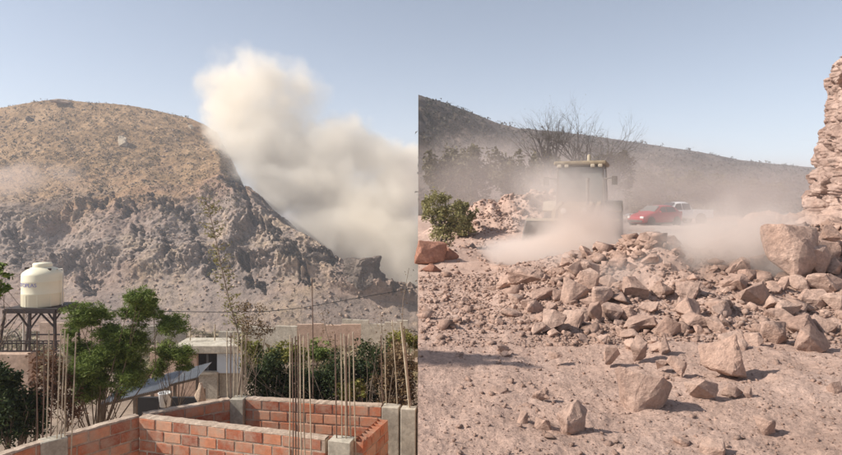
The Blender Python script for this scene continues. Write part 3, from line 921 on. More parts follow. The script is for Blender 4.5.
for i, (px, py, rx, rz, Y, lf, lab, n) in enumerate(hedge):
    b = W(px, py, Y); b.z = -4.05
    bl = [blob(px, py, Y, rx * .8, rz * .8, b), blob(px - rx * .5, py + rz * .3, Y, rx * .5, rz * .6, b), blob(px + rx * .5, py + rz * .2, Y, rx * .5, rz * .7, b)]
    bl = [(q[0], q[1], q[2], q[3], min(q[4], .5), q[5]) for q in bl]
    if i in (0, 1, 4, 6, 7): bl += [blob(px, 400, Y, rx, 14, b, 14)]
    plant('bush', b, 2.6, bl, n * 2, .034, lab, 'bush', lf, 'twig', seed=20 + i, r=.03, stems=2)
# arching bare branches of the thicket
T5 = W(372, 400, 10.9); T5.z = -4.0
root = empty('bare_shrub', T5, label="leafless shrub with long arching branches in the right thicket", cat='shrub')
mb = MB(); tips = []; rs = np.random.default_rng(4)
for k in range(16):
    branchy(mb, (rs.normal() * .25, rs.normal() * .1, .6), (rs.normal() * .5, rs.normal() * .2, 1), rs.uniform(1.1, 1.9), .018, 2, rs, tips, .5, 5, 5, .12, grav=.05)
mb.build('branch', M['twig'], root)

# --- tall spiny dry stalk in front of the mountain
root = empty('dry_stalk', W(240, 395, 9.9) * 1, label="tall leaning dry stalk with short spiny leafy twigs, reaching up over the mountain", cat='plant')
pth = [(238, 396), (242, 365), (241, 345), (236, 325), (229, 300), (222, 270), (216, 240), (210, 215), (205, 196)]
P3 = [W(a, b, 9.9) - root.location for a, b in pth]
mb = MB(); mb.tube(P3, [.016, .015, .014, .012, .011, .009, .007, .006, .003], 6)
mb.build('stem', M['twig'], root)
mb = MB(); lf = []; rs = np.random.default_rng(11)
for k in range(150):
    t = rs.uniform(1.5, 8); i = int(t); f = t - i
    if i >= 8: i, f = 7, 1
    p = P3[i].lerp(P3[i + 1], f)
    L = rs.uniform(.07, .22) * (1.2 if t > 3 else .9)
    d = Vector((rs.choice([-1, 1]) * rs.uniform(.5, 1), rs.normal() * .5, rs.uniform(-.1, .9))).normalized()
    mb.tube([p, p + d * L * .5 + Vector((0, 0, .01)), p + d * L], [.004, .003, .0015], 4)
    for q in range(7): lf.append(tuple(p + d * L * rs.uniform(.2, 1.05) + Vector(rs.normal(size=3)) * .014))
mb.build('twig', M['twig'], root)
link_mesh('foliage', leaves_mesh('foliage', lf, rs.uniform(.016, .032, len(lf)), 3), M['leaf_olive'], root)
T6 = W(256, 345, 10.4); T6.z = -4.0
plant('pale_shrub', T6, 3.4, [blob(250, 312, 10.4, 16, 14, T6), blob(262, 330, 10.4, 14, 12, T6), blob(240, 332, 10.4, 12, 12, T6)], 1300, .022,
      "pale wispy shrub around the foot of the tall dry stalk", 'shrub', 'leaf_dry', 'twig', seed=31, stems=2, r=.02)
# thin poles and stalks by the mountain foot
def stalk(name, pts, Y, r, label, cat, m='twig', leafy=0, seed=0):
    b = W(*pts[0], Y); root = empty(name, b, label=label, cat=cat)
    P3 = [W(a, c, Y) - b for a, c in pts]
    mb = MB(); mb.tube(P3, [r * (1 - .4 * i / len(P3)) for i in range(len(P3))], 6)
    rs = np.random.default_rng(seed)
    mb.build('stem', M[m], root)
    if leafy:
        c = []
        for k in range(leafy):
            t = rs.uniform(.3, .999) * (len(P3) - 1); i = int(t)
            c.append(tuple(P3[i].lerp(P3[i + 1], t - i) + Vector(rs.normal(size=3)) * .09))
        link_mesh('foliage', leaves_mesh('foliage', c, rs.uniform(.012, .028, len(c)), seed), M['leaf_dry'], root)
stalk('thin_pole', [(313, 398), (313, 340), (312, 278)], 11.0, .013, "thin dark pole rising straight above the middle of the hedge", 'pole', 'rebar_dark')
stalk('dry_weed', [(404, 398), (402, 330), (403, 300), (409, 268)], 11.5, .008, "slender dry stem rising at the far right of the hedge", 'plant', 'twig', 40, 2)
stalk('dry_weed', [(268, 398), (263, 345), (270, 318)], 11.7, .008, "short bent dry stem left of the middle rods", 'plant', 'twig', 0, 3)
stalk('dry_weed', [(328, 398), (331, 350), (322, 312)], 11.6, .008, "dry stem with withered leaves right of the thin pole", 'plant', 'twig', 160, 4)
stalk('dry_weed', [(388, 398), (384, 350), (380, 312)], 11.6, .008, "dry stem with withered leaves near the leaning steel bars", 'plant', 'twig', 160, 5)

# --- bushes and dusty trees behind the road
def road_plant(px, pbase, ptop, w, Y, leaf, lab, seed, n=4500, ls=.09, name='dusty_tree', cat='tree', bark='twig_dark', group=None):
    x = (px - CX) / F * Y; zb = gz(x, Y) if Y < 70 else -.2
    base = Vector((x, Y, zb)); s = Y / F
    H = (EYE - (ptop - CY) * s) - zb
    rs = np.random.default_rng(seed); bl = []
    for k in range(7):
        a = k / 7 * 6.28
        bl.append((math.cos(a) * w * s * .30 * rs.uniform(.5, 1.2), math.sin(a) * w * s * .22, H * rs.uniform(.35, .8), w * s * .2, w * s * .2, H * .24))
    bl.append((0, 0, H * .8, w * s * .2, w * s * .2, H * .17))
    bl.append((0, 0, H * .2, w * s * .4, w * s * .3, H * .2))
    plant(name, base, H, bl, n, ls, lab, cat, leaf, bark, seed=seed, r=.05 * H / 3, stems=3, group=group, depth=2)
road_plant(441, 240, 188, 46, 20, 'leaf_olive', "yellowish green reed like bush above the reddish boulder", 51, 4200, .05, 'bush', 'bush')
road_plant(462, 230, 200, 34, 24, 'leaf_olive', "low olive bush left of the debris berm", 52, 3600, .06, 'bush', 'bush')
road_plant(449, 215, 148, 50, 42, 'leaf_dusty', "dark dusty tree at the left end of the tree row", 53, 6000, .16)
road_plant(470, 213, 140, 56, 46, 'leaf_dusty', "dusty tree second from the left in the row behind the berm", 54, 6000, .16)
road_plant(512, 212, 150, 60, 44, 'leaf_dusty', "greener dusty tree left of the loader cab", 55, 6000, .15)
road_plant(545, 212, 142, 50, 50, 'leaf_dusty', "dusty tree directly behind the loader's left side", 56, 5000, .16)
road_plant(600, 212, 150, 70, 52, 'leaf_dusty', "wide dusty tree behind the loader cab", 57, 6000, .17)
road_plant(650, 212, 168, 60, 62, 'leaf_dusty', "dusty tree behind the red car", 58, 5000, .18)
road_plant(700, 210, 172, 70, 68, 'leaf_dusty', "dusty bush behind the white pickup cab", 59, 5000, .18, 'bush', 'bush')
road_plant(755, 210, 178, 70, 70, 'leaf_dusty', "dusty bush behind the pickup's tail", 60, 5000, .18, 'bush', 'bush')
def bare_tree(px, pbase, ptop, w, Y, lab, seed):
    x = (px - CX) / F * Y; s = Y / F
    H = (pbase - ptop) * s
    base = Vector((x, Y, EYE - (pbase - CY) * s))
    root = empty('bare_tree', base, label=lab, cat='tree')
    mb = MB(); tips = []; rs = np.random.default_rng(seed)
    for k in range(6):
        branchy(mb, (rs.normal() * .1, rs.normal() * .1, 0), (rs.normal() * w / 130, rs.normal() * .2, 1), H * .42, .15, 4, rs, tips, .30, 4, 5, .12, (2, 4))
    mb.build('trunk', M['twig_dark'], root)
    tips = [t for t in tips if t.z > H * .3]
    c = [tuple(t + Vector(rs.normal(size=3)) * .16) for t in tips for _ in range(1)]
    link_mesh('crown', leaves_mesh('crown', c, rs.uniform(.02, .05, len(c)), seed), M['leaf_dusty'], root)
bare_tree(552, 196, 112, 22, 48, "leafless tree on the skyline, left one of the pair over the loader", 61)
bare_tree(588, 196, 113, 26, 48, "leafless tree on the skyline, right one of the pair over the loader", 62)
bare_tree(612, 196, 142, 10, 50, "low leafless tree on the skyline right of the taller pair", 63)

# ---------------------------------------------------------------- brick walls
BL, BH, BT, JT = .262, .137, .14, .017       # brick length, height, thickness, joint
def brick_mesh(nm, L, hollow=False):
    bm = bmesh.new()
    bmesh.ops.create_cube(bm, size=1)
    for v in bm.verts: v.co = (v.co.x * L, v.co.y * BT, v.co.z * BH)
    if hollow:
        top = [f for f in bm.faces if f.normal.z > .9][0]
        es = [e for e in top.edges]
        lx = [e for e in es if abs((e.verts[0].co - e.verts[1].co).x) > .01]
        bmesh.ops.subdivide_edges(bm, edges=lx, cuts=2)
        tops = [f for f in bm.faces if f.normal.z > .9 and abs(f.calc_center_median().z - BH / 2) < 1e-4]
        r = bmesh.ops.inset_individual(bm, faces=tops, thickness=.016)
        for f in tops:
            for v in f.verts: v.co.z -= .09
    else:
        bmesh.ops.bevel(bm, geom=bm.edges[:], offset=.007, segments=2, affect='EDGES')
        for v in bm.verts: v.co += Vector((random.uniform(-.0025, .0025), random.uniform(-.0025, .0025), random.uniform(-.0025, .0025)))
    me = bpy.data.meshes.new(nm); bm.to_mesh(me); bm.free(); me.materials.append(M['brick'])
    return me
BM = {}
def wall(name, p0, p1, ztop, courses, label, hollow_top=False, z2=None, cap=True):
    "a wall of single bricks from p0 to p1 (plan points); z2 = top at p1 when it slopes"
    p0, p1 = Vector((*p0, 0)), Vector((*p1, 0)); d = p1 - p0; L = d.length
    ang = math.atan2(d.y, d.x)
    root = empty(name, (p0.x, p0.y, ztop), ang, label=label, cat='wall')
    H = courses * (BH + JT)
    mb = MB(); mb.box((L / 2, 0, -H / 2 - .006 - (.1 if hollow_top else 0) / 2), (L, BT - .016, H - (.1 if hollow_top else 0)))
    mb.build('mortar', M['mortar'], root)
    for c in range(courses):
        zc = -(BH / 2 + JT * .4) - c * (BH + JT)
        s = -(BL + JT) / 2 if c % 2 else 0.0
        while s < L - .03:
            a, b = max(0, s), min(L, s + BL)
            if b - a > .04:
                ln = round((b - a) / .03) * .03 if b - a < BL - .02 else BL
                key = (ln, hollow_top and c == 0)
                if key not in BM: BM[key] = brick_mesh('brick', ln, key[1])
                o = bpy.data.objects.new('brick', BM[key]); col.objects.link(o); o.parent = root
                o.location = ((a + b) / 2 + random.uniform(-.003, .003), random.uniform(-.004, .004), zc + random.uniform(-.003, .003))
                o.rotation_euler = (0, random.uniform(-.006, .006), random.uniform(-.006, .006))
            s += BL + JT
    if cap and not hollow_top:
        n = int(L / .05); vs, fs = [], []
        for i in range(n + 1):
            x = L * i / n; t = .012 + random.uniform(0, .012)
            for yy, zz in ((-.064 - random.uniform(0, .008), -.004), (-.058, t), (.058, t), (.064 + random.uniform(0, .008), -.004)): vs.append((x, yy, zz))
        for i in range(n):
            for k in range(3): fs.append((i * 4 + k, i * 4 + k + 1, i * 4 + 5 + k, i * 4 + 4 + k))
        m = MB(); m.add(vs, fs); m.build('mortar_bed', M['mortar'], root)
    return root
ZT = -1.4
def plan(px, py, z=ZT):
    Y = F * (EYE - z) / (py - CY); return ((px - CX) / F * Y, Y)
A_far = plan(229, 399); A_mid = plan(137, 415.5); A_near = plan(64, 435.5)
wall('brick_wall', A_near, A_mid, ZT, 8, "orange brick wall running from the left column to the front wall's corner")
mid2 = (A_mid[0] + (A_far[0] - A_mid[0]) * .06, A_mid[1] + (A_far[1] - A_mid[1]) * .06)
wall('brick_wall', mid2, A_far, ZT, 8, "orange brick wall running back to the far corner column")
wall('brick_wall', plan(-45, 470), plan(42, 441.5), ZT, 8, "short end of brick wall in the lower left corner, left of the column")
wall('brick_wall', (A_mid[0] + .09, A_mid[1] - .02), plan(327, 438), ZT, 8, "red brick front wall nearest the viewer, facing the viewer")
wall('brick_wall', plan(247, 398), plan(382, 405.5), ZT, 8, "red brick back wall between the corner column and the grey column")
wall('brick_wall', plan(358, 441), plan(384, 418.5), ZT, 8, "short brick wall stub with hollow bricks showing on top", hollow_top=True)

def column(corners_px, ztop, h, rods, label, name='concrete_column', lean=None):
    "a cast column; rods are (px at base, px at top, py top, pale?)"
    (x, y), w, d, ang = corners_px
    root = empty(name, (x, y, ztop), ang, label=label, cat='column')
    mb = MB()
    bm_v = []
    mb.box((0, 0, -h / 2), (w, d, h)); mb.build('shaft', M['concrete'], root, bevel=.008)
    inv = Matrix.Rotation(-ang, 3, 'Z')
    for i, (pb, pt, pyt, pale, dy) in enumerate(rods):
        Y = y + dy
        b = Vector(((pb - CX) / F * Y, Y, ztop - .25)); t = W(pt, pyt, Y)
        mid = (b + t) / 2 + Vector((random.uniform(-.012, .012), random.uniform(-.01, .01), 0))
        m = MB(); m.tube([inv @ (q - Vector((x, y, ztop))) for q in (b, mid, t)], .0082 if pale < 2 else .018, 6)
        m.build('steel_rod', M['rebar_pale' if pale else 'rebar_dark'], root)
    for k in range(2):   # loose tie rings low on the rods
        pass
    return root
column((plan(53, 439), .30, .20, .72), ZT + .015, 1.3,
       [(38, 37, 331, 0, .1), (42, 44, 345, 0, .1), (46, 49, 330, 1, .0), (50, 54, 334, 0, .05), (56, 61, 331, 1, -.02), (60.5, 65, 330, 1, .0), (64.5, 68, 334, 1, .05), (71, 76, 333, 1, .0)],
       "grey column at the left with tall pale steel rods")
column((plan(239, 398.5), .21, .20, -.1), ZT + .02, 1.3,
       [(228, 227, 331, 1, .04), (231, 231, 333, 0, .1), (233.5, 234, 331, 1, .0), (237, 238, 333, 1, .05), (241, 242, 334, 1, .0), (245, 246, 335, 1, .06)],
       "grey corner column where the left and back brick walls meet")
column((plan(342, 440), .30, .20, -.25), ZT + .02, 1.3,
       [(337, 335, 334, 0, .02), (342, 341, 333, 1, .04), (346, 344, 334, 1, .0), (348, 346, 336, 0, .08), (351, 349, 334, 1, .06), (356, 353, 332, 1, -.02)],
       "grey column at the near right corner with rods rising from its top")
column((plan(391.5, 406), .255, .18, -.18), ZT + .01, 1.3, [(383, 381, 335, 0, .0), (387, 385, 338, 1, .05), (398, 392, 320, 1, .05)],
       "darker grey column at the right end of the back wall")
column((plan(409, 407.5), .225, .16, -.18), ZT + .004, 1.3, [(411, 401, 322, 2, .0), (413, 404, 326, 0, .06)],
       "last grey column at the right with one thick leaning pale bar")
# column below the front wall: its rods rise in front of the wall
b = plan(300, 470, -1.6)
column((b, .3, .25, 0), -1.6, 1.2,
       [(289, 290, 335, 1, 0), (293, 292, 338, 0, .08), (298, 298, 336, 0, .03), (302, 300, 334, 1, 0), (306, 303.5, 336, 1, .06), (311.5, 308, 333, 1, 0), (296, 295.5, 336, 0, .1)],
       "cluster of slim steel rods rising from below in front of the front brick wall")

# ---------------------------------------------------------------- water tank on its steel tower
TY = 17.8; s = TY / F
tb = W(42.5, 305, TY)
root = empty('water_tank', tb, label="cream plastic water tank with blue lettering standing on the dark steel tower", cat='water tank')
mb = MB()
r0 = 18.2 * s
mb.lathe([(.0, 0), (r0 * .97, 0), (r0, .03), (r0, .36), (r0 * 1.012, .375), (r0 * 1.012, .395), (r0, .41), (r0, .72), (r0 * 1.01, .735), (r0, .75), (r0, .92), (r0 * .94, .985), (r0 * .72, 1.08), (r0 * .5, 1.13), (r0 * .47, 1.14)], n=48)
mb.build('tank_body', M['tank'], root, smooth=True)
mb = MB(); mb.lathe([(r0 * .46, 1.12), (r0 * .47, 1.22), (r0 * .44, 1.25), (0, 1.262)], n=36); mb.build('lid', M['tank'], root, smooth=True)
mb = MB()
for k in range(10):
    a = k / 10 * 6.28; c = Vector((math.cos(a) * r0 * .99, math.sin(a) * r0 * .99, .18))
    mb.box(c, (.03, .03, .34), Matrix.Rotation(a, 3, 'Z'))
mb.build('rib', M['tank'], root)
mb = MB(); mb.tube([(r0 * .8, 0, 1.06), (r0 * 1.13, -.02, 1.08), (r0 * 1.16, -.02, 1.0), (r0 * 1.13, -.02, .4), (r0 * 1.10, -.02, -.1)], .018, 8); mb.build('inlet_pipe', M['pipe'], root)
mb = MB(); mb.box((-r0 * .62, -.2, 1.11), (.10, .06, .07)); mb.box((r0 * .62, -.2, 1.08), (.07, .06, .06)); mb.build('fitting', M['dark_steel'], root)
txt = bpy.data.curves.new('lettering', 'FONT'); txt.body = "ROTOPLAS"; txt.size = .155; txt.align_x = 'CENTER'; txt.extrude = .002; txt.space_character = 1.0
to = bpy.data.objects.new('tmp', txt); col.objects.link(to)
dg = bpy.context.evaluated_depsgraph_get(); dg.update()
tm = bpy.data.meshes.new_from_object(to.evaluated_get(dg)); bpy.data.objects.remove(to)
bm = bmesh.new(); bm.from_mesh(tm)
bmesh.ops.triangulate(bm, faces=bm.faces[:])
for v in bm.verts:
    a = -math.pi / 2 + (v.co.x) / r0 - .42
    rr = r0 + .004 + v.co.z
    v.co = Vector((math.cos(a) * rr, math.sin(a) * rr, .60 + v.co.y * 1.0))
bm.to_mesh(tm); bm.free()
tm.name = 'lettering'; lo = link_mesh('lettering', tm, M['print'], root)

tz = tb.z
root = empty('steel_tower', (tb.x, tb.y, -4.0), label="dark braced steel tower carrying the cream water tank", cat='tower')
gh = tz - (-4.0)
mb = MB(); mb.box((0, 0, gh - .03), (1.46, 1.2, .045)); mb.build('platform', M['dark_steel'], root)
mb = MB()
for yy in (-.6, .6): mb.box((0, yy, gh - .09), (1.5, .06, .09))
for xx in (-.75, .75): mb.box((xx, 0, gh - .09), (.06, 1.2, .09))
mb.build('platform_frame', M['dark_steel'], root)
for xx in (-.72, 0, .72):
    for yy in (-.56, .56):
        m = MB(); m.beam((xx, yy, gh - .1), (xx * (1.45 if xx < 0 else 1.1), yy * 1.15, 0), .05, .05); m.build('leg', M['dark_steel'], root)
for yy in (-.58, .58):
    for sx in (-1, 1):
        for a, b in (((sx * .72, gh - .55), (sx * .3, gh - .12)), ((0, gh - .6), (sx * .34, gh - .12))):
            m = MB(); m.beam((a[0], yy, a[1]), (b[0], yy, b[1]), .04, .04); m.build('brace', M['dark_steel'], root)
    m = MB(); m.beam((-.86, yy, gh - 1.0), (.8, yy, gh - 1.0), .04, .04); m.build('brace', M['dark_steel'], root)
m = MB(); m.tube([(-.36, -.3, gh - .1), (-.36, -.3, .2)], .03, 8); m.build('down_pipe', M['pipe'], root)

# adobe wall and railing before the tower
Y = 16.2
a = W(-30, 352, Y); b = W(33, 352, Y)
root = empty('adobe_wall', (b.x, Y, -4.2), label="pinkish adobe wall under the railing at the left edge", cat='wall')
mb = MB(); mb.box(((a.x - b.x) / 2, 0, (a.z + 4.2) / 2), (b.x - a.x, .3, a.z + 4.2)); mb.build('wall_body', M['adobe'], root, bevel=.03)
root = empty('railing', (a.x, Y, a.z), label="black iron railing with an arched top on the adobe wall", cat='railing')
Lr = W(60, 352, Y).x - a.x
mb = MB(); mb.box((Lr / 2, 0, .30), (Lr, .025, .03)); mb.build('top_rail', M['dark_steel'], root)
mb = MB(); mb.box((Lr / 2, 0, .03), (Lr, .025, .03)); mb.build('bottom_rail', M['dark_steel'], root)
for k in range(int(Lr / .12)):
    m = MB(); m.box((.06 + k * .12, 0, .16), (.018, .018, .3)); m.build('bar', M['dark_steel'], root)
m = MB(); x0 = W(13, 352, Y).x - a.x
m.tube([(x0 + .18 * math.cos(t), 0, .30 + .26 * math.sin(t)) for t in np.linspace(0, math.pi, 9)], .012, 6); m.build('arch', M['dark_steel'], root)

# ---------------------------------------------------------------- house and sheet roofs behind the tree
HY = 27.0
def at(px, py, Y=HY): return W(px, py, Y)
root = empty('flat_roofed_house', (at(205, 400).x, HY, -7.4), label="flat roofed house with thick pale slab and pale blue wall", cat='house')
O = root.location
def lbox(nm, pa, pb, y0, y1, m, par=root, bev=.0):
    a = W(*pa, HY); b = W(*pb, HY)
    mb = MB(); mb.box(((a.x + b.x) / 2 - O.x, (y0 + y1) / 2, (a.z + b.z) / 2 - O.z), (abs(b.x - a.x), y1 - y0, abs(a.z - b.z))); return mb.build(nm, m, par, bevel=bev)
lbox('roof_slab', (176, 344), (241, 352), -.3, 1.3, M['slab'], bev=.03)
lbox('wall', (217, 352.3), (240, 373), 0, .2, M['blue_wall'])
lbox('wall', (150, 352.3), (197, 400), .0, .2, M['adobe'])
lbox('wall', (217, 373), (240, 400), .3, .45, M['concrete'])
lbox('room_shade_panel', (186, 352.3), (217.5, 400), .62, .7, M['shade_fill'])  # dark panel painted as the unlit interior behind the window
lbox('window_frame', (197, 353), (217, 354), -.02, .06, M['dark_steel'])
lbox('sill', (196, 371.5), (218, 374), -.1, .15, M['slab'])
lbox('wall', (196, 374), (217, 400), .05, .2, M['concrete'])
lbox('curtain', (204, 373), (206, 353), .3, .33, M['sheet_dark'])
for k, px in enumerate((186, 211)):
    m = MB(); p = at(px, 343) - O; m.tube([(p.x, .5, p.z), (p.x, .5, p.z + .75)], .03, 6); m.build('roof_rod', M['rebar_pale'], root)
def sheet_roof(px0, py0, px1, py1, Y0, Y1, m, lab, ribs=14):
    "corrugated sheets: front edge from (px0,py0) to (px1,py1) at Y0, back edge raised at Y1"
    a, b = W(px0, py0, Y0), W(px1, py1, Y0)
    root = empty('roof', a, label=lab, cat='roof')
    c = b - a; u = Vector((0, Y1 - Y0, .10 * (Y1 - Y0)))
    n = 6
    for k in range(n):
        p = a + c * (k / n) - a; q = c * ((k + .985) / n)
        vs, fs = [], []
        for i in range(13):
            t = p.lerp(q, i / 12); dz = .018 * math.cos(i * math.pi)
            vs += [tuple(t + Vector((0, 0, dz + .006 * (k % 2)))), tuple(t + u + Vector((0, 0, dz + .006 * (k % 2))))]
        for i in range(12): fs.append((2 * i, 2 * i + 2, 2 * i + 3, 2 * i + 1))
        me = bpy.data.meshes.new('roof_sheet'); me.from_pydata(vs, [], fs)
        o = link_mesh('roof_sheet', me, m, root)
        so = o.modifiers.new('s', 'SOLIDIFY'); so.thickness = .008
    m2 = MB(); m2.beam((0, .05, -.05), tuple(c + Vector((0, .05, -.05))), .06, .08); m2.build('beam', M['wood_bark'], root)
    for t in (.03, .5, .97):
        q = c * t; m2 = MB(); m2.beam((q.x, .08, q.z - .06), (q.x, .08, -8.2 - a.z), .09, .09); m2.build('post', M['wood_bark'], root)
sheet_roof(100, 404, 168, 387, 17, 18.3, M['sheet'], "grey corrugated sheet roof right behind the feathery tree")
sheet_roof(150, 389, 198, 377, 21, 22.4, M['sheet'], "grey corrugated sheet roof below the house's dark window")
# near-black backing paints the shed's shade; bucket and bag under the roofs
root = empty('shed', (W(168, 395, 19.8).x, 19.8, -7.0), label="open shed under the sheet roofs, shade painted on its back", cat='shed')
mb = MB(); mb.box((0, 0, 1.1), (2.2, .12, 2.2)); mb.build('shade_backing', M['shade_fill'], root)
mb = MB(); mb.lathe([(0, 0), (.13, 0), (.17, .35), (.18, .36), (.16, .36), (.12, .03), (0, .03)], n=20)
o = mb.build('bucket', M['cloth_white'], smooth=True); o.location = W(165, 406, 16.0); tag(o, label="white bucket hanging in the shade by the shed", cat='bucket')
mb = MB(); mb.tube([(0, 0, .3), (-.1, 0, .5), (.1, 0, .5), (0, 0, .3)], .006, 5)
mb.build('bucket_handle', M['dark_steel'], o)
me = rock_mesh('sack', 77, 14, (.28, .25, .62), 3, .08)
o = link_mesh('sack', me, M['tan_debris'], smooth=True); o.location = W(201, 394, 15.5); tag(o, label="upright pale sack tied to a post beyond the left wall", cat='sack')
m = MB(); p = W(201, 394, 15.5); m.box((p.x, p.y + .18, (p.z - 5) / 2), (.08, .08, p.z + 5.0 + .2)); o = m.build('wooden_post', M['wood_bark']); tag(o, label="wooden post behind the pale sack", cat='post')

# far walls of the village at the mountain foot
random.seed(21)
far = [(262, 336, 50, 10, 62, 'slab', "long pale wall at the mountain foot, above the corner rods"),
       (320, 333, 46, 11, 70, 'adobe', "pinkish far wall behind the middle of the hedge"),
       (372, 331, 60, 10, 78, 'slab', "long pale stone wall at the right of the mountain foot"),
       (228, 340, 18, 8, 60, 'concrete', "small grey hut wall beside the tall stalk"),
       (70, 330, 60, 9, 80, 'adobe', "far earth wall behind the tank's tower"),
       (160, 334, 40, 8, 75, 'slab', "far pale wall right of the green tree")]
for (px, py, w, h, Y, mm, lab) in far:
    s = Y / F; c = W(px, py, Y)
    root = empty('far_wall', c, random.uniform(-.15, .15), label=lab, cat='wall')
    mb = MB(); x = -w * s / 2
    while x < w * s / 2:
        ww = random.uniform(1.2, 2.6); hh = h * s * random.uniform(.7, 1.15)
        mb.box((x + ww / 2, 0, hh / 2 - 2.0), (ww * .995, .35, hh + 4.0 - 0)); x += ww
    mb.build('wall_body', M[mm], root)
# scrub on the valley floor
bp, bs = [], []
for i in range(2600):
    px = random.uniform(-10, 417); Y = random.uniform(32, 156)
    x = (px - CX) / F * Y; z = float(valley_z(np.array([x]), np.array([Y]))[0])
    bp.append((x, Y, z)); bs.append(random.uniform(.4, 1.2))
M['valley_scrub'] = leaf_mat('valley_scrub', (.10, .09, .045), (.18, .15, .08), (.28, .23, .13), .1)
o = scatter_tris('valley_scrub', bp, None, bs, M['valley_scrub'], 'bush', 19); tag(o, kind='stuff')

# cable across the left view
root = None
mb = MB(); pw = [(-20, 306), (60, 309), (120, 310.5), (175, 311.5), (222, 312), (265, 311.5), (300, 308), (340, 301), (380, 294), (417.4, 287.5)]
mb.tube([W(a, b, 13.0) for a, b in pw], .008, 6); o = mb.build('cable', M['cable']); tag(o, label="thin black cable sagging across the foot of the mountain", cat='cable')

# unseen tree added left of the view to throw the long shadow
T7 = Vector((-6.8, 5.45, -4.0))
plant('shadow_caster_tree', T7, 9.5, [(-.6, .1, 9.3, .9, .36, .34), (.25, .05, 9.35, .6, .2, .18), (-1.2, -.1, 9.2, .7, .35, .3), (.85, -.1, 9.35, .45, .08, .09)], 9000, .06,
      "unseen tree added left of the view, shaped for its cast shadow", 'tree', 'leaf_dark', seed=71, r=.06)

# ---------------------------------------------------------------- backhoe loader
def wheel(par, c, r, w, tyre='tyre', rim='chrome', lugs=True):
    root = empty('wheel', c); root.parent = par
    m = MB(); m.lathe([(r * .55, -w / 2), (r * .9, -w / 2), (r, -w * .38), (r, w * .38), (r * .9, w / 2), (r * .55, w / 2)], n=28, axis='X')
    if lugs:
        for k in range(16):
            a = k / 16 * 6.283
            for sd in (-1, 1):
                rot = Matrix.Rotation(a, 3, 'X') @ Matrix.Rotation(sd * .5, 3, 'Z')
                m.box(Vector((sd * w * .24, 0, 0)) + Matrix.Rotation(a, 3, 'X') @ Vector((0, 0, r + .01)), (w * .5, .05, .05), rot)
    m.build('tyre', M[tyre], root, smooth=False)
    m = MB(); m.lathe([(0, -w * .3), (r * .5, -w * .3), (r * .58, -w * .46), (r * .58, w * .46), (r * .5, w * .3), (0, w * .3)], n=24, axis='X'); m.build('rim', M[rim], root)
    return root
LY = 18.2
lx = (580 - CX) / F * LY
L = empty('backhoe_loader', (lx, LY, 0.02), -.36, label="dusty yellow backhoe loader with wide front bucket in the dust cloud", cat='loader')
# forward is local -Y
m = MB(); m.prism([(-1.75, .75), (-1.75, 1.38), (-1.6, 1.45), (.1, 1.62), (.1, .75)], -.42, .42); m.build('hood', M['loader_yellow'], L, bevel=.02)
m = MB(); m.box((0, -1.77, 1.05), (.62, .03, .46)); m.build('grille', M['loader_dark'], L)
for z in (.9, .98, 1.06, 1.14, 1.22):
    m = MB(); m.box((0, -1.79, z), (.6, .02, .02)); m.build('grille_bar', M['chrome'], L)
m = MB(); m.box((0, 0, .62), (.7, 3.4, .3)); m.build('chassis', M['loader_dark'], L, bevel=.02)
m = MB(); m.box((0, .75, 1.05), (1.36, 1.3, .6)); m.build('cab_base', M['loader_yellow'], L, bevel=.03)
for sx in (-1, 1):
    for y in (.12, 1.4):
        mm = MB(); mm.beam((sx * .7, y, 1.3), (sx * .64, y * .97 + .02, 2.72), .08, .08); mm.build('cab_post', M['loader_dark'], L)
    mm = MB(); mm.box((sx * .68, .76, 2.0), (.02, 1.15, 1.3), Matrix.Rotation(-sx * .045, 3, 'Y')); mm.build('side_window', M['glass_dusty'], L)
mm = MB(); mm.box((0, .1, 2.0), (1.28, .02, 1.34)); mm.build('windscreen', M['glass_dusty'], L)
mm = MB(); mm.box((0, 1.42, 2.1), (1.24, .02, 1.1)); mm.build('rear_window', M['glass_dusty'], L)
mm = MB(); mm.box((0, .74, 2.79), (1.56, 1.62, .13)); mm.build('cab_roof', M['loader_yellow'], L, bevel=.04)
for x in (-.6, -.38, .38, .6):
    mm = MB(); mm.box((x, -.09, 2.70), (.13, .08, .10)); mm.build('work_lamp', M['loader_cream'], L, bevel=.02)
mm = MB(); mm.lathe([(.06, 2.85), (.06, 3.0), (.05, 3.08), (0, 3.1)], (.22, .6, 0), 12); mm.build('beacon', M['loader_cream'], L)
mm = MB(); mm.tube([(.30, -.9, 1.5), (.30, -.9, 2.2), (.32, -.92, 2.3)], .045, 8); mm.build('exhaust', M['loader_dark'], L)
for sx in (-1, 1):
    mm = MB(); mm.prism([(.35, 1.35), (.55, 1.62), (1.5, 1.66), (1.95, 1.4), (1.95, 1.32), (1.5, 1.56), (.58, 1.52), (.42, 1.3)], sx * .7, sx * 1.18); mm.build('fender', M['loader_cream'], L)
    wheel(L, (sx * .95, 1.15, .76), .76, .46)
    wheel(L, (sx * .82, -1.35, .47), .47, .32)
    mm = MB()
    mm.beam((sx * .56, .2, 1.55), (sx * .56, -1.5, 1.28), .10, .20); mm.beam((sx * .56, -1.45, 1.32), (sx * .56, -2.25, .72), .10, .20)
    mm.build('lift_arm', M['loader_yellow'], L)
    mm = MB(); mm.tube([(sx * .56, -.4, .95), (sx * .56, -1.35, 1.15)], .05, 8); mm.build('hydraulic_cylinder', M['chrome'], L)
    mm = MB(); mm.tube([(sx * .7, .1, 2.3), (sx * .98, -.05, 2.35)], .02, 6); mm.box((sx * 1.0, -.06, 2.25), (.16, .03, .26)); mm.build('mirror', M['loader_dark'], L)
    mm = MB(); mm.lathe([(0, -1.80), (.08, -1.80), (.085, -1.74)], (sx * .28, 0, 1.36), 14, 'Y'); mm.build('headlight', M['lamp'], L)
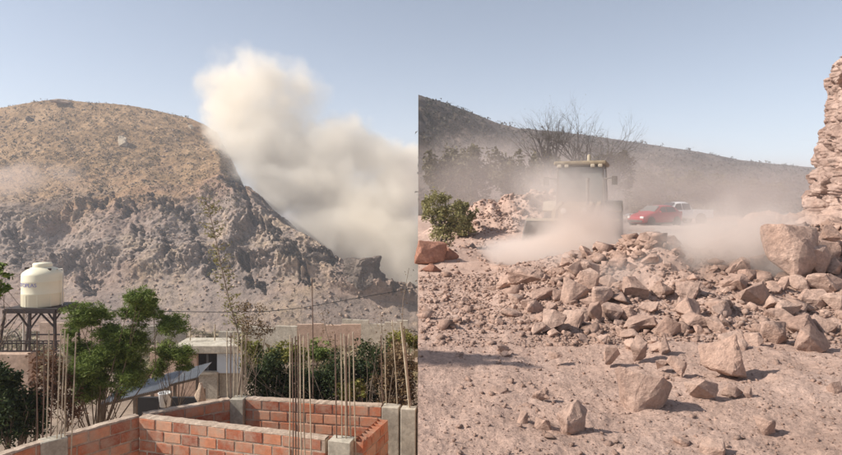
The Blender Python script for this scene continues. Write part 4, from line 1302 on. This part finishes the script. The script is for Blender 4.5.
Bk = empty('bucket', (0, -2.35, .28)); Bk.parent = L
mm = MB()
outer = [(.1, .82), (.06, .3), (-.02, .06), (-.25, 0), (-.75, 0), (-.75, .02), (-.25, .035), (-.05, .1), (.02, .32), (.06, .82)]
mm.prism(outer, -1.2, 1.2); mm.build('bucket_shell', M['loader_dark'], Bk)
for sx in (-1, 1):
    mm = MB(); mm.prism([(.08, .82), (.04, .3), (-.02, .08), (-.25, .02), (-.75, .02), (-.45, .5), (-.05, .82)], sx * 1.2 - .015, sx * 1.2 + .015); mm.build('bucket_side', M['loader_dark'], Bk)
mm = MB(); mm.box((0, .07, .85), (2.44, .08, .07)); mm.build('bucket_rim', M['loader_cream'], Bk)
for k in range(8):
    mm = MB(); mm.box((-1.05 + k * .3, -.82, .015), (.07, .18, .035)); mm.build('tooth', M['chrome'], Bk)
mm = MB()
mm.beam((.0, 1.9, 1.0), (.0, 2.4, 2.75), .24, .28); mm.beam((.0, 2.4, 2.7), (.05, 2.75, 1.5), .2, .22)
mm.build('backhoe_boom', M['loader_yellow'], L)
mm = MB(); mm.prism([(2.5, 1.0), (2.9, .95), (3.05, 1.35), (2.75, 1.6), (2.65, 1.55), (2.9, 1.3), (2.8, 1.1)], -.28, .3); mm.build('backhoe_bucket', M['loader_dark'], L)

# ---------------------------------------------------------------- cars
def loft(stations, name, m, par, closed=True):
    "stations: (y, ring of (x,z) for the right half, from bottom centre to top centre)"
    vs, fs = [], []
    n = None
    for y, half in stations:
        ring = [(x, z) for x, z in half] + [(-x, z) for x, z in half[::-1] if x > 1e-6]
        n = len(ring); vs += [(x, y, z) for x, z in ring]
    for i in range(len(stations) - 1):
        for k in range(n):
            a, b = i * n + k, i * n + (k + 1) % n
            fs.append((a, b, b + n, a + n))
    fs.append(tuple(range(n))[::-1]); fs.append(tuple(range((len(stations) - 1) * n, len(stations) * n)))
    me = bpy.data.meshes.new(name); me.from_pydata(vs, [], fs)
    bm = bmesh.new(); bm.from_mesh(me); bmesh.ops.recalc_face_normals(bm, faces=bm.faces); bm.to_mesh(me); bm.free()
    me.polygons.foreach_set('use_smooth', [True] * len(me.polygons))
    o = link_mesh(name, me, m, par)
    sm = o.modifiers.new('s', 'SUBSURF'); sm.levels = 1; sm.render_levels = 2
    return o
def half(w, zb, zbelt, ztop, wr):
    return [(0, zb), (w * .8, zb), (w, zb + .12), (w * 1.02, (zb + zbelt) / 2), (w * .97, zbelt), (wr + (w * .97 - wr) * .25, zbelt + (ztop - zbelt) * .65), (wr * .9, ztop - .01), (wr * .45, ztop), (0, ztop)]
def side_glass(par, pts, sx, nm='side_window'):
    "pts: (x, y, z) outline on one side"
    m = MB(); a = [(sx * x, y, z) for x, y, z in pts]; b = [(sx * (x + .012), y, z) for x, y, z in pts]; n = len(a)
    m.add(a + b, [tuple(range(n)), tuple(range(n, 2 * n))[::-1]] + [(i, (i + 1) % n, n + (i + 1) % n, n + i) for i in range(n)])
    return m.build(nm, M['glass'], par)
# red hatchback, nose towards the viewer's left (local -Y is forward)
cy_ = 42.5
C1 = empty('red_car', ((655 - CX) / F * cy_, cy_, gz((655 - CX) / F * cy_, cy_)), -R(64), label="small red hatchback parked on the road behind the heap", cat='car')
st = [(-1.95, half(.62, .35, .52, .60, .5)), (-1.88, half(.74, .22, .62, .70, .6)), (-1.5, half(.82, .18, .78, .86, .66)), (-.95, half(.83, .18, .88, .98, .68)), (-.75, half(.83, .18, .90, 1.04, .66)),
      (-.15, half(.84, .18, .92, 1.42, .60)), (.45, half(.84, .18, .93, 1.49, .60)), (1.1, half(.83, .2, .94, 1.46, .58)), (1.55, half(.82, .22, .95, 1.30, .56)), (1.82, half(.78, .24, .92, 1.02, .56)), (1.9, half(.7, .32, .7, .8, .5))]
loft(st, 'body', M['red_paint'], C1)
for sx in (-1, 1):
    side_glass(C1, [(.80, -.55, .98), (.80, .25, .98), (.655, .2, 1.36), (.655, -.1, 1.34)], sx)
    side_glass(C1, [(.80, .32, .98), (.80, 1.2, 1.0), (.65, 1.05, 1.34), (.655, .28, 1.36)], sx)
    for y in (-1.25, 1.22):
        wheel(C1, (sx * .74, y, .30), .30, .20, lugs=False)
        mm = MB(); mm.lathe([(0, 0), (.37, 0), (.37, .01), (0, .01)], (sx * .855 - .005, y, .32), 20, 'X'); mm.build('wheel_arch', M['tyre'], C1)
    mm = MB(); mm.box((sx * .58, -1.86, .62), (.26, .16, .16), Matrix.Rotation(sx * .35, 3, 'Z')); mm.build('headlight', M['lamp'], C1, bevel=.03)
    mm = MB(); mm.box((sx * .66, 1.84, .88), (.14, .1, .28)); mm.build('tail_light', M['tail'], C1, bevel=.02)
    mm = MB(); mm.box((sx * .93, -.5, 1.02), (.16, .08, .12)); mm.build('mirror', M['red_paint'], C1, bevel=.02)
mm = MB(); mm.add([(-.66, -.76, 1.02), (.66, -.76, 1.02), (.52, -.16, 1.42), (-.52, -.16, 1.42), (-.66, -.79, 1.03), (.66, -.79, 1.03), (.52, -.19, 1.44), (-.52, -.19, 1.44)], [(0, 1, 2, 3), (7, 6, 5, 4), (0, 4, 5, 1), (1, 5, 6, 2), (2, 6, 7, 3), (3, 7, 4, 0)])
mm.build('windscreen', M['glass_dusty'], C1)
mm = MB(); mm.box((0, -1.93, .36), (1.3, .10, .18)); mm.build('bumper', M['tyre'], C1, bevel=.03)
mm = MB(); mm.box((0, 0, .2), (1.6, 3.3, .12)); mm.build('sill', M['tyre'], C1)

# white crew cab pickup, nose left
cy2 = 47.5
gx = (676 - CX) / F * cy2
C2 = empty('white_pickup', (gx, cy2, gz(gx, cy2)), -R(80), label="white double cab pickup standing behind the red car", cat='pickup')
def h2(w, zb, zbelt, ztop, wr): return half(w, zb, zbelt, ztop, wr)
st = [(-2.6, h2(.70, .55, .80, .90, .6)), (-2.5, h2(.86, .42, .95, 1.02, .7)), (-1.9, h2(.90, .38, 1.02, 1.10, .72)), (-1.25, h2(.90, .38, 1.05, 1.14, .72)), (-1.05, h2(.90, .38, 1.06, 1.20, .70)),
      (-.45, h2(.90, .38, 1.08, 1.70, .64)), (.2, h2(.90, .38, 1.08, 1.78, .64)), (.72, h2(.90, .38, 1.08, 1.75, .62)), (.88, h2(.90, .38, 1.08, 1.35, .66)), (.92, h2(.90, .40, 1.06, 1.12, .68))]
loft(st, 'body', M['white_paint'], C2)
B2 = empty('cargo_bed', (0, 1.8, .45)); B2.parent = C2
mm = MB()
for sx in (-1, 1): mm.box((sx * .86, 0, .35), (.08, 1.72, .66))
mm.box((0, .84, .35), (1.64, .06, .64)); mm.box((0, 0, .1), (1.64, 1.7, .06))
mm.build('bed_wall', M['white_paint'], B2, bevel=.02)
for sx in (-1, 1):
    side_glass(C2, [(.865, -.78, 1.14), (.865, -.02, 1.14), (.70, -.06, 1.62), (.70, -.42, 1.60)], sx)
    side_glass(C2, [(.865, .05, 1.14), (.865, .72, 1.14), (.69, .66, 1.60), (.70, .02, 1.62)], sx)
    for y in (-1.65, 1.55):
        wheel(C2, (sx * .80, y, .38), .38, .25, lugs=False)
        mm = MB(); mm.lathe([(0, 0), (.46, 0), (.46, .01), (0, .01)], (sx * .925 - .005, y, .42), 20, 'X'); mm.build('wheel_arch', M['tyre'], C2)
    mm = MB(); mm.box((sx * .66, -2.5, .88), (.3, .14, .2)); mm.build('headlight', M['lamp'], C2, bevel=.03)
    mm = MB(); mm.box((sx * .82, 2.68, .85), (.12, .08, .3)); mm.build('tail_light', M['tail'], C2, bevel=.02)
    mm = MB(); mm.box((sx * 1.02, -.85, 1.2), (.2, .1, .22)); mm.build('mirror', M['white_paint'], C2, bevel=.03)
mm = MB(); mm.add([(-.72, -1.1, 1.17), (.72, -1.1, 1.17), (.58, -.48, 1.67), (-.58, -.48, 1.67), (-.72, -1.13, 1.19), (.72, -1.13, 1.19), (.58, -.51, 1.69), (-.58, -.51, 1.69)], [(0, 1, 2, 3), (7, 6, 5, 4), (0, 4, 5, 1), (1, 5, 6, 2), (2, 6, 7, 3), (3, 7, 4, 0)])
mm.build('windscreen', M['glass'], C2)
mm = MB(); mm.box((0, -2.6, .55), (1.6, .14, .24)); mm.build('bumper', M['white_paint'], C2, bevel=.04)

# ---------------------------------------------------------------- dust and smoke volumes
def dust(name, label, blobs, density, color, nscale, namp, thresh=.12, aniso=0.0, voxel=None, warp=(), soft=.5, pad=1.08, cat='dust', detail=4):
    "blobs: (centre, (rx, ry, rz), weight); density falls off from each; noise eats the edges"
    bm = bmesh.new()
    for c, r, w in blobs:
        g = bmesh.ops.create_icosphere(bm, subdivisions=2, radius=1.0)
        for v in g['verts']: v.co = Vector((v.co.x * r[0] * pad, v.co.y * r[1] * pad, v.co.z * r[2] * pad)) + Vector(c)
    me = bpy.data.meshes.new(name); bm.to_mesh(me); bm.free()
    tmp = bpy.data.objects.new('tmp', me); col.objects.link(tmp)
    rm = tmp.modifiers.new('r', 'REMESH'); rm.mode = 'VOXEL'; rm.voxel_size = voxel or max(blobs[0][1]) / 5
    dg = bpy.context.evaluated_depsgraph_get(); dg.update()
    me2 = bpy.data.meshes.new_from_object(tmp.evaluated_get(dg)); bpy.data.objects.remove(tmp)
    me2.name = name
    m = bpy.data.materials.new(name + '_volume'); m.use_nodes = True; nt = m.node_tree
    for n in list(nt.nodes): nt.nodes.remove(n)
    out = nt.nodes.new("ShaderNodeOutputMaterial"); pv = nt.nodes.new("ShaderNodeVolumePrincipled")
    pv.inputs["Color"].default_value = (*color, 1); pv.inputs["Anisotropy"].default_value = aniso
    nt.links.new(pv.outputs[0], out.inputs["Volume"])
    pos = obj_coord(nt)
    pos0 = pos
    for wsc, wamp in warp:
        wn_ = nt.nodes.new("ShaderNodeTexNoise"); wn_.inputs["Scale"].default_value = wsc; wn_.inputs["Detail"].default_value = 3
        nt.links.new(pos0, wn_.inputs["Vector"])
        a_ = nt.nodes.new("ShaderNodeVectorMath"); a_.operation = 'MULTIPLY_ADD'
        a_.inputs[1].default_value = (wamp,) * 3
        nt.links.new(wn_.outputs["Color"], a_.inputs[0])
        b_ = nt.nodes.new("ShaderNodeVectorMath"); b_.operation = 'SUBTRACT'; b_.inputs[1].default_value = (wamp / 2,) * 3
        nt.links.new(pos, b_.inputs[0]); nt.links.new(b_.outputs[0], a_.inputs[2])
        pos = a_.outputs[0]
    def math_(op, a, b=None, clamp=False):
        n = nt.nodes.new("ShaderNodeMath"); n.operation = op; n.use_clamp = clamp
        for i, q in enumerate((a, b)):
            if q is None: continue
            if isinstance(q, (int, float)): n.inputs[i].default_value = q
            else: nt.links.new(q, n.inputs[i])
        return n.outputs[0]
    tot = None
    for c, r, w in blobs:
        mp = nt.nodes.new("ShaderNodeMapping"); mp.vector_type = 'TEXTURE'
        mp.inputs["Location"].default_value = c; mp.inputs["Scale"].default_value = r
        nt.links.new(pos, mp.inputs[0])
        d = nt.nodes.new("ShaderNodeVectorMath"); d.operation = 'DOT_PRODUCT'
        nt.links.new(mp.outputs[0], d.inputs[0]); nt.links.new(mp.outputs[0], d.inputs[1])
        v = math_('MULTIPLY', math_('SUBTRACT', 1.0, d.outputs["Value"], True), w)
        tot = v if tot is None else math_('ADD', tot, v)
    tot = math_('MINIMUM', tot, 1.1)
    nz = noise(nt, nscale, detail, .55, pos)
    nz = math_('MULTIPLY', math_('SUBTRACT', nz, .5), namp)
    gate = math_('MULTIPLY', tot, 6.0, True)
    x = math_('SUBTRACT', math_('ADD', tot, nz), thresh)
    x = math_('DIVIDE', x, soft, True)
    x = math_('MULTIPLY', math_('MULTIPLY', x, x), gate)
    nt.links.new(math_('MULTIPLY', x, density), pv.inputs["Density"])
    o = link_mesh(name, me2, m)
    tag(o, label=label, cat=cat, kind='stuff')
    return o
def sb(px, py, Y, rpx, w=1.0, ry=None, rz=None):
    s = Y / F; c = W(px, py, Y)
    return (tuple(c), (rpx * s, (ry or rpx) * s, (rz or rpx) * s), w)
dust('dust_plume', "huge beige dust plume billowing up behind the mountain's right flank",
     [sb(222, 88, 298, 32, .8), sb(255, 72, 300, 34, .8), sb(285, 82, 303, 30, .7), sb(215, 112, 292, 26, .8), sb(250, 112, 294, 40), sb(290, 118, 300, 34, .8), sb(238, 142, 288, 30), sb(268, 150, 290, 44), sb(318, 152, 298, 42, .9), sb(350, 140, 300, 34, .85), sb(384, 162, 300, 38, .95), sb(408, 175, 300, 30, .85),
      sb(402, 190, 298, 32), sb(330, 195, 290, 50), sb(285, 195, 276, 38), sb(385, 222, 285, 50), sb(345, 240, 268, 46), sb(304, 225, 256, 28, .9), sb(400, 262, 266, 48), sb(252, 176, 272, 28, .9), sb(268, 200, 262, 24, .9), sb(325, 246, 246, 18, .6), sb(372, 250, 262, 26, .8), sb(418, 282, 262, 30),
      sb(225, 60, 306, 26, .35), sb(308, 92, 308, 34, .5), sb(345, 125, 310, 28, .4), sb(200, 95, 300, 22, .4), sb(224, 140, 268, 24, .7), sb(240, 172, 252, 26, .68), sb(262, 202, 240, 24, .65), sb(292, 226, 226, 22, .62), sb(326, 246, 216, 18, .55), sb(212, 125, 280, 20, .6), sb(208, 122, 286, 22, .5), sb(410, 180, 300, 34, .7), sb(360, 140, 305, 26, .6)],
     .20, (.988, .94, .855), .07, 1.25, .14, 0.0, voxel=5, soft=.78, cat='dust cloud', detail=7, warp=((.030, 22), (.09, 11), (.30, 3.5)), pad=1.35)
dust('dust_wisp', "thin pinkish dust drifting over the left of the mountain slope",
     [sb(35, 178, 225, 55, .8, 25, 26), sb(5, 185, 222, 40, .9, 25, 26), sb(75, 172, 228, 30, .5, 20, 18)],
     .05, (.94, .80, .72), .05, .9, .2, 0.1, voxel=4, soft=.8, warp=((.06, 8),), pad=1.2)
dust('road_dust', "pale dust cloud rolling low around the loader and the heap",
     [sb(560, 250, 14.2, 75, 1.0, 50, 22), sb(515, 252, 14.4, 45, .9, 45, 18), sb(600, 232, 14.6, 55, .6, 45, 34), sb(568, 208, 14.4, 78, .70, 40, 64), sb(580, 240, 14.0, 50, .7, 30, 30), sb(660, 258, 12.4, 70, .9, 40, 34), sb(735, 252, 13.2, 66, .9, 45, 36), sb(775, 235, 10.0, 50, .6, 30, 44), sb(640, 272, 9.8, 70, .8, 50, 34), sb(715, 246, 10.2, 88, 1.0, 60, 54), sb(770, 260, 9.8, 55, .75, 45, 40), sb(560, 262, 11.5, 70, .6, 36, 22), sb(750, 222, 14.5, 52, .6, 40, 46), sb(775, 225, 12.6, 50, .7, 25, 45), sb(585, 195, 16, 80, .3, 60, 60)],
     3.6, (.94, .865, .81), .9, .8, .10, 0.2, voxel=.35, soft=1.0, warp=((.5, 1.1), (1.6, .35)), pad=1.25)
dust('hanging_dust', "thin veil of dust hanging over the far road and trees",
     [sb(600, 178, 57, 220, .8, 70, 60), sb(480, 170, 55, 120, .7, 70, 70), sb(760, 195, 60, 130, .7, 70, 45), sb(560, 190, 33, 190, .8, 120, 75), sb(690, 195, 36, 170, .5, 140, 50), sb(470, 195, 34, 90, .7, 100, 75), sb(800, 205, 34, 110, .7, 120, 60)],
     .095, (.83, .735, .69), .10, .35, .05, 0.2, voxel=2, soft=1.0, warp=((.12, 3),), pad=1.15)
# the air itself
m = bpy.data.materials.new('haze_air'); m.use_nodes = True; nt = m.node_tree
nt.nodes.remove(nt.nodes["Principled BSDF"])
pv = nt.nodes.new("ShaderNodeVolumePrincipled"); pv.inputs["Density"].default_value = .0006; pv.inputs["Color"].default_value = (.88, .92, 1.0, 1)
nt.links.new(pv.outputs[0], nt.nodes["Material Output"].inputs["Volume"])
mb = MB(); mb.box((0, 400, 35.5), (3960, 3960, 149))
o = mb.build('haze', m); tag(o, kind='stuff')
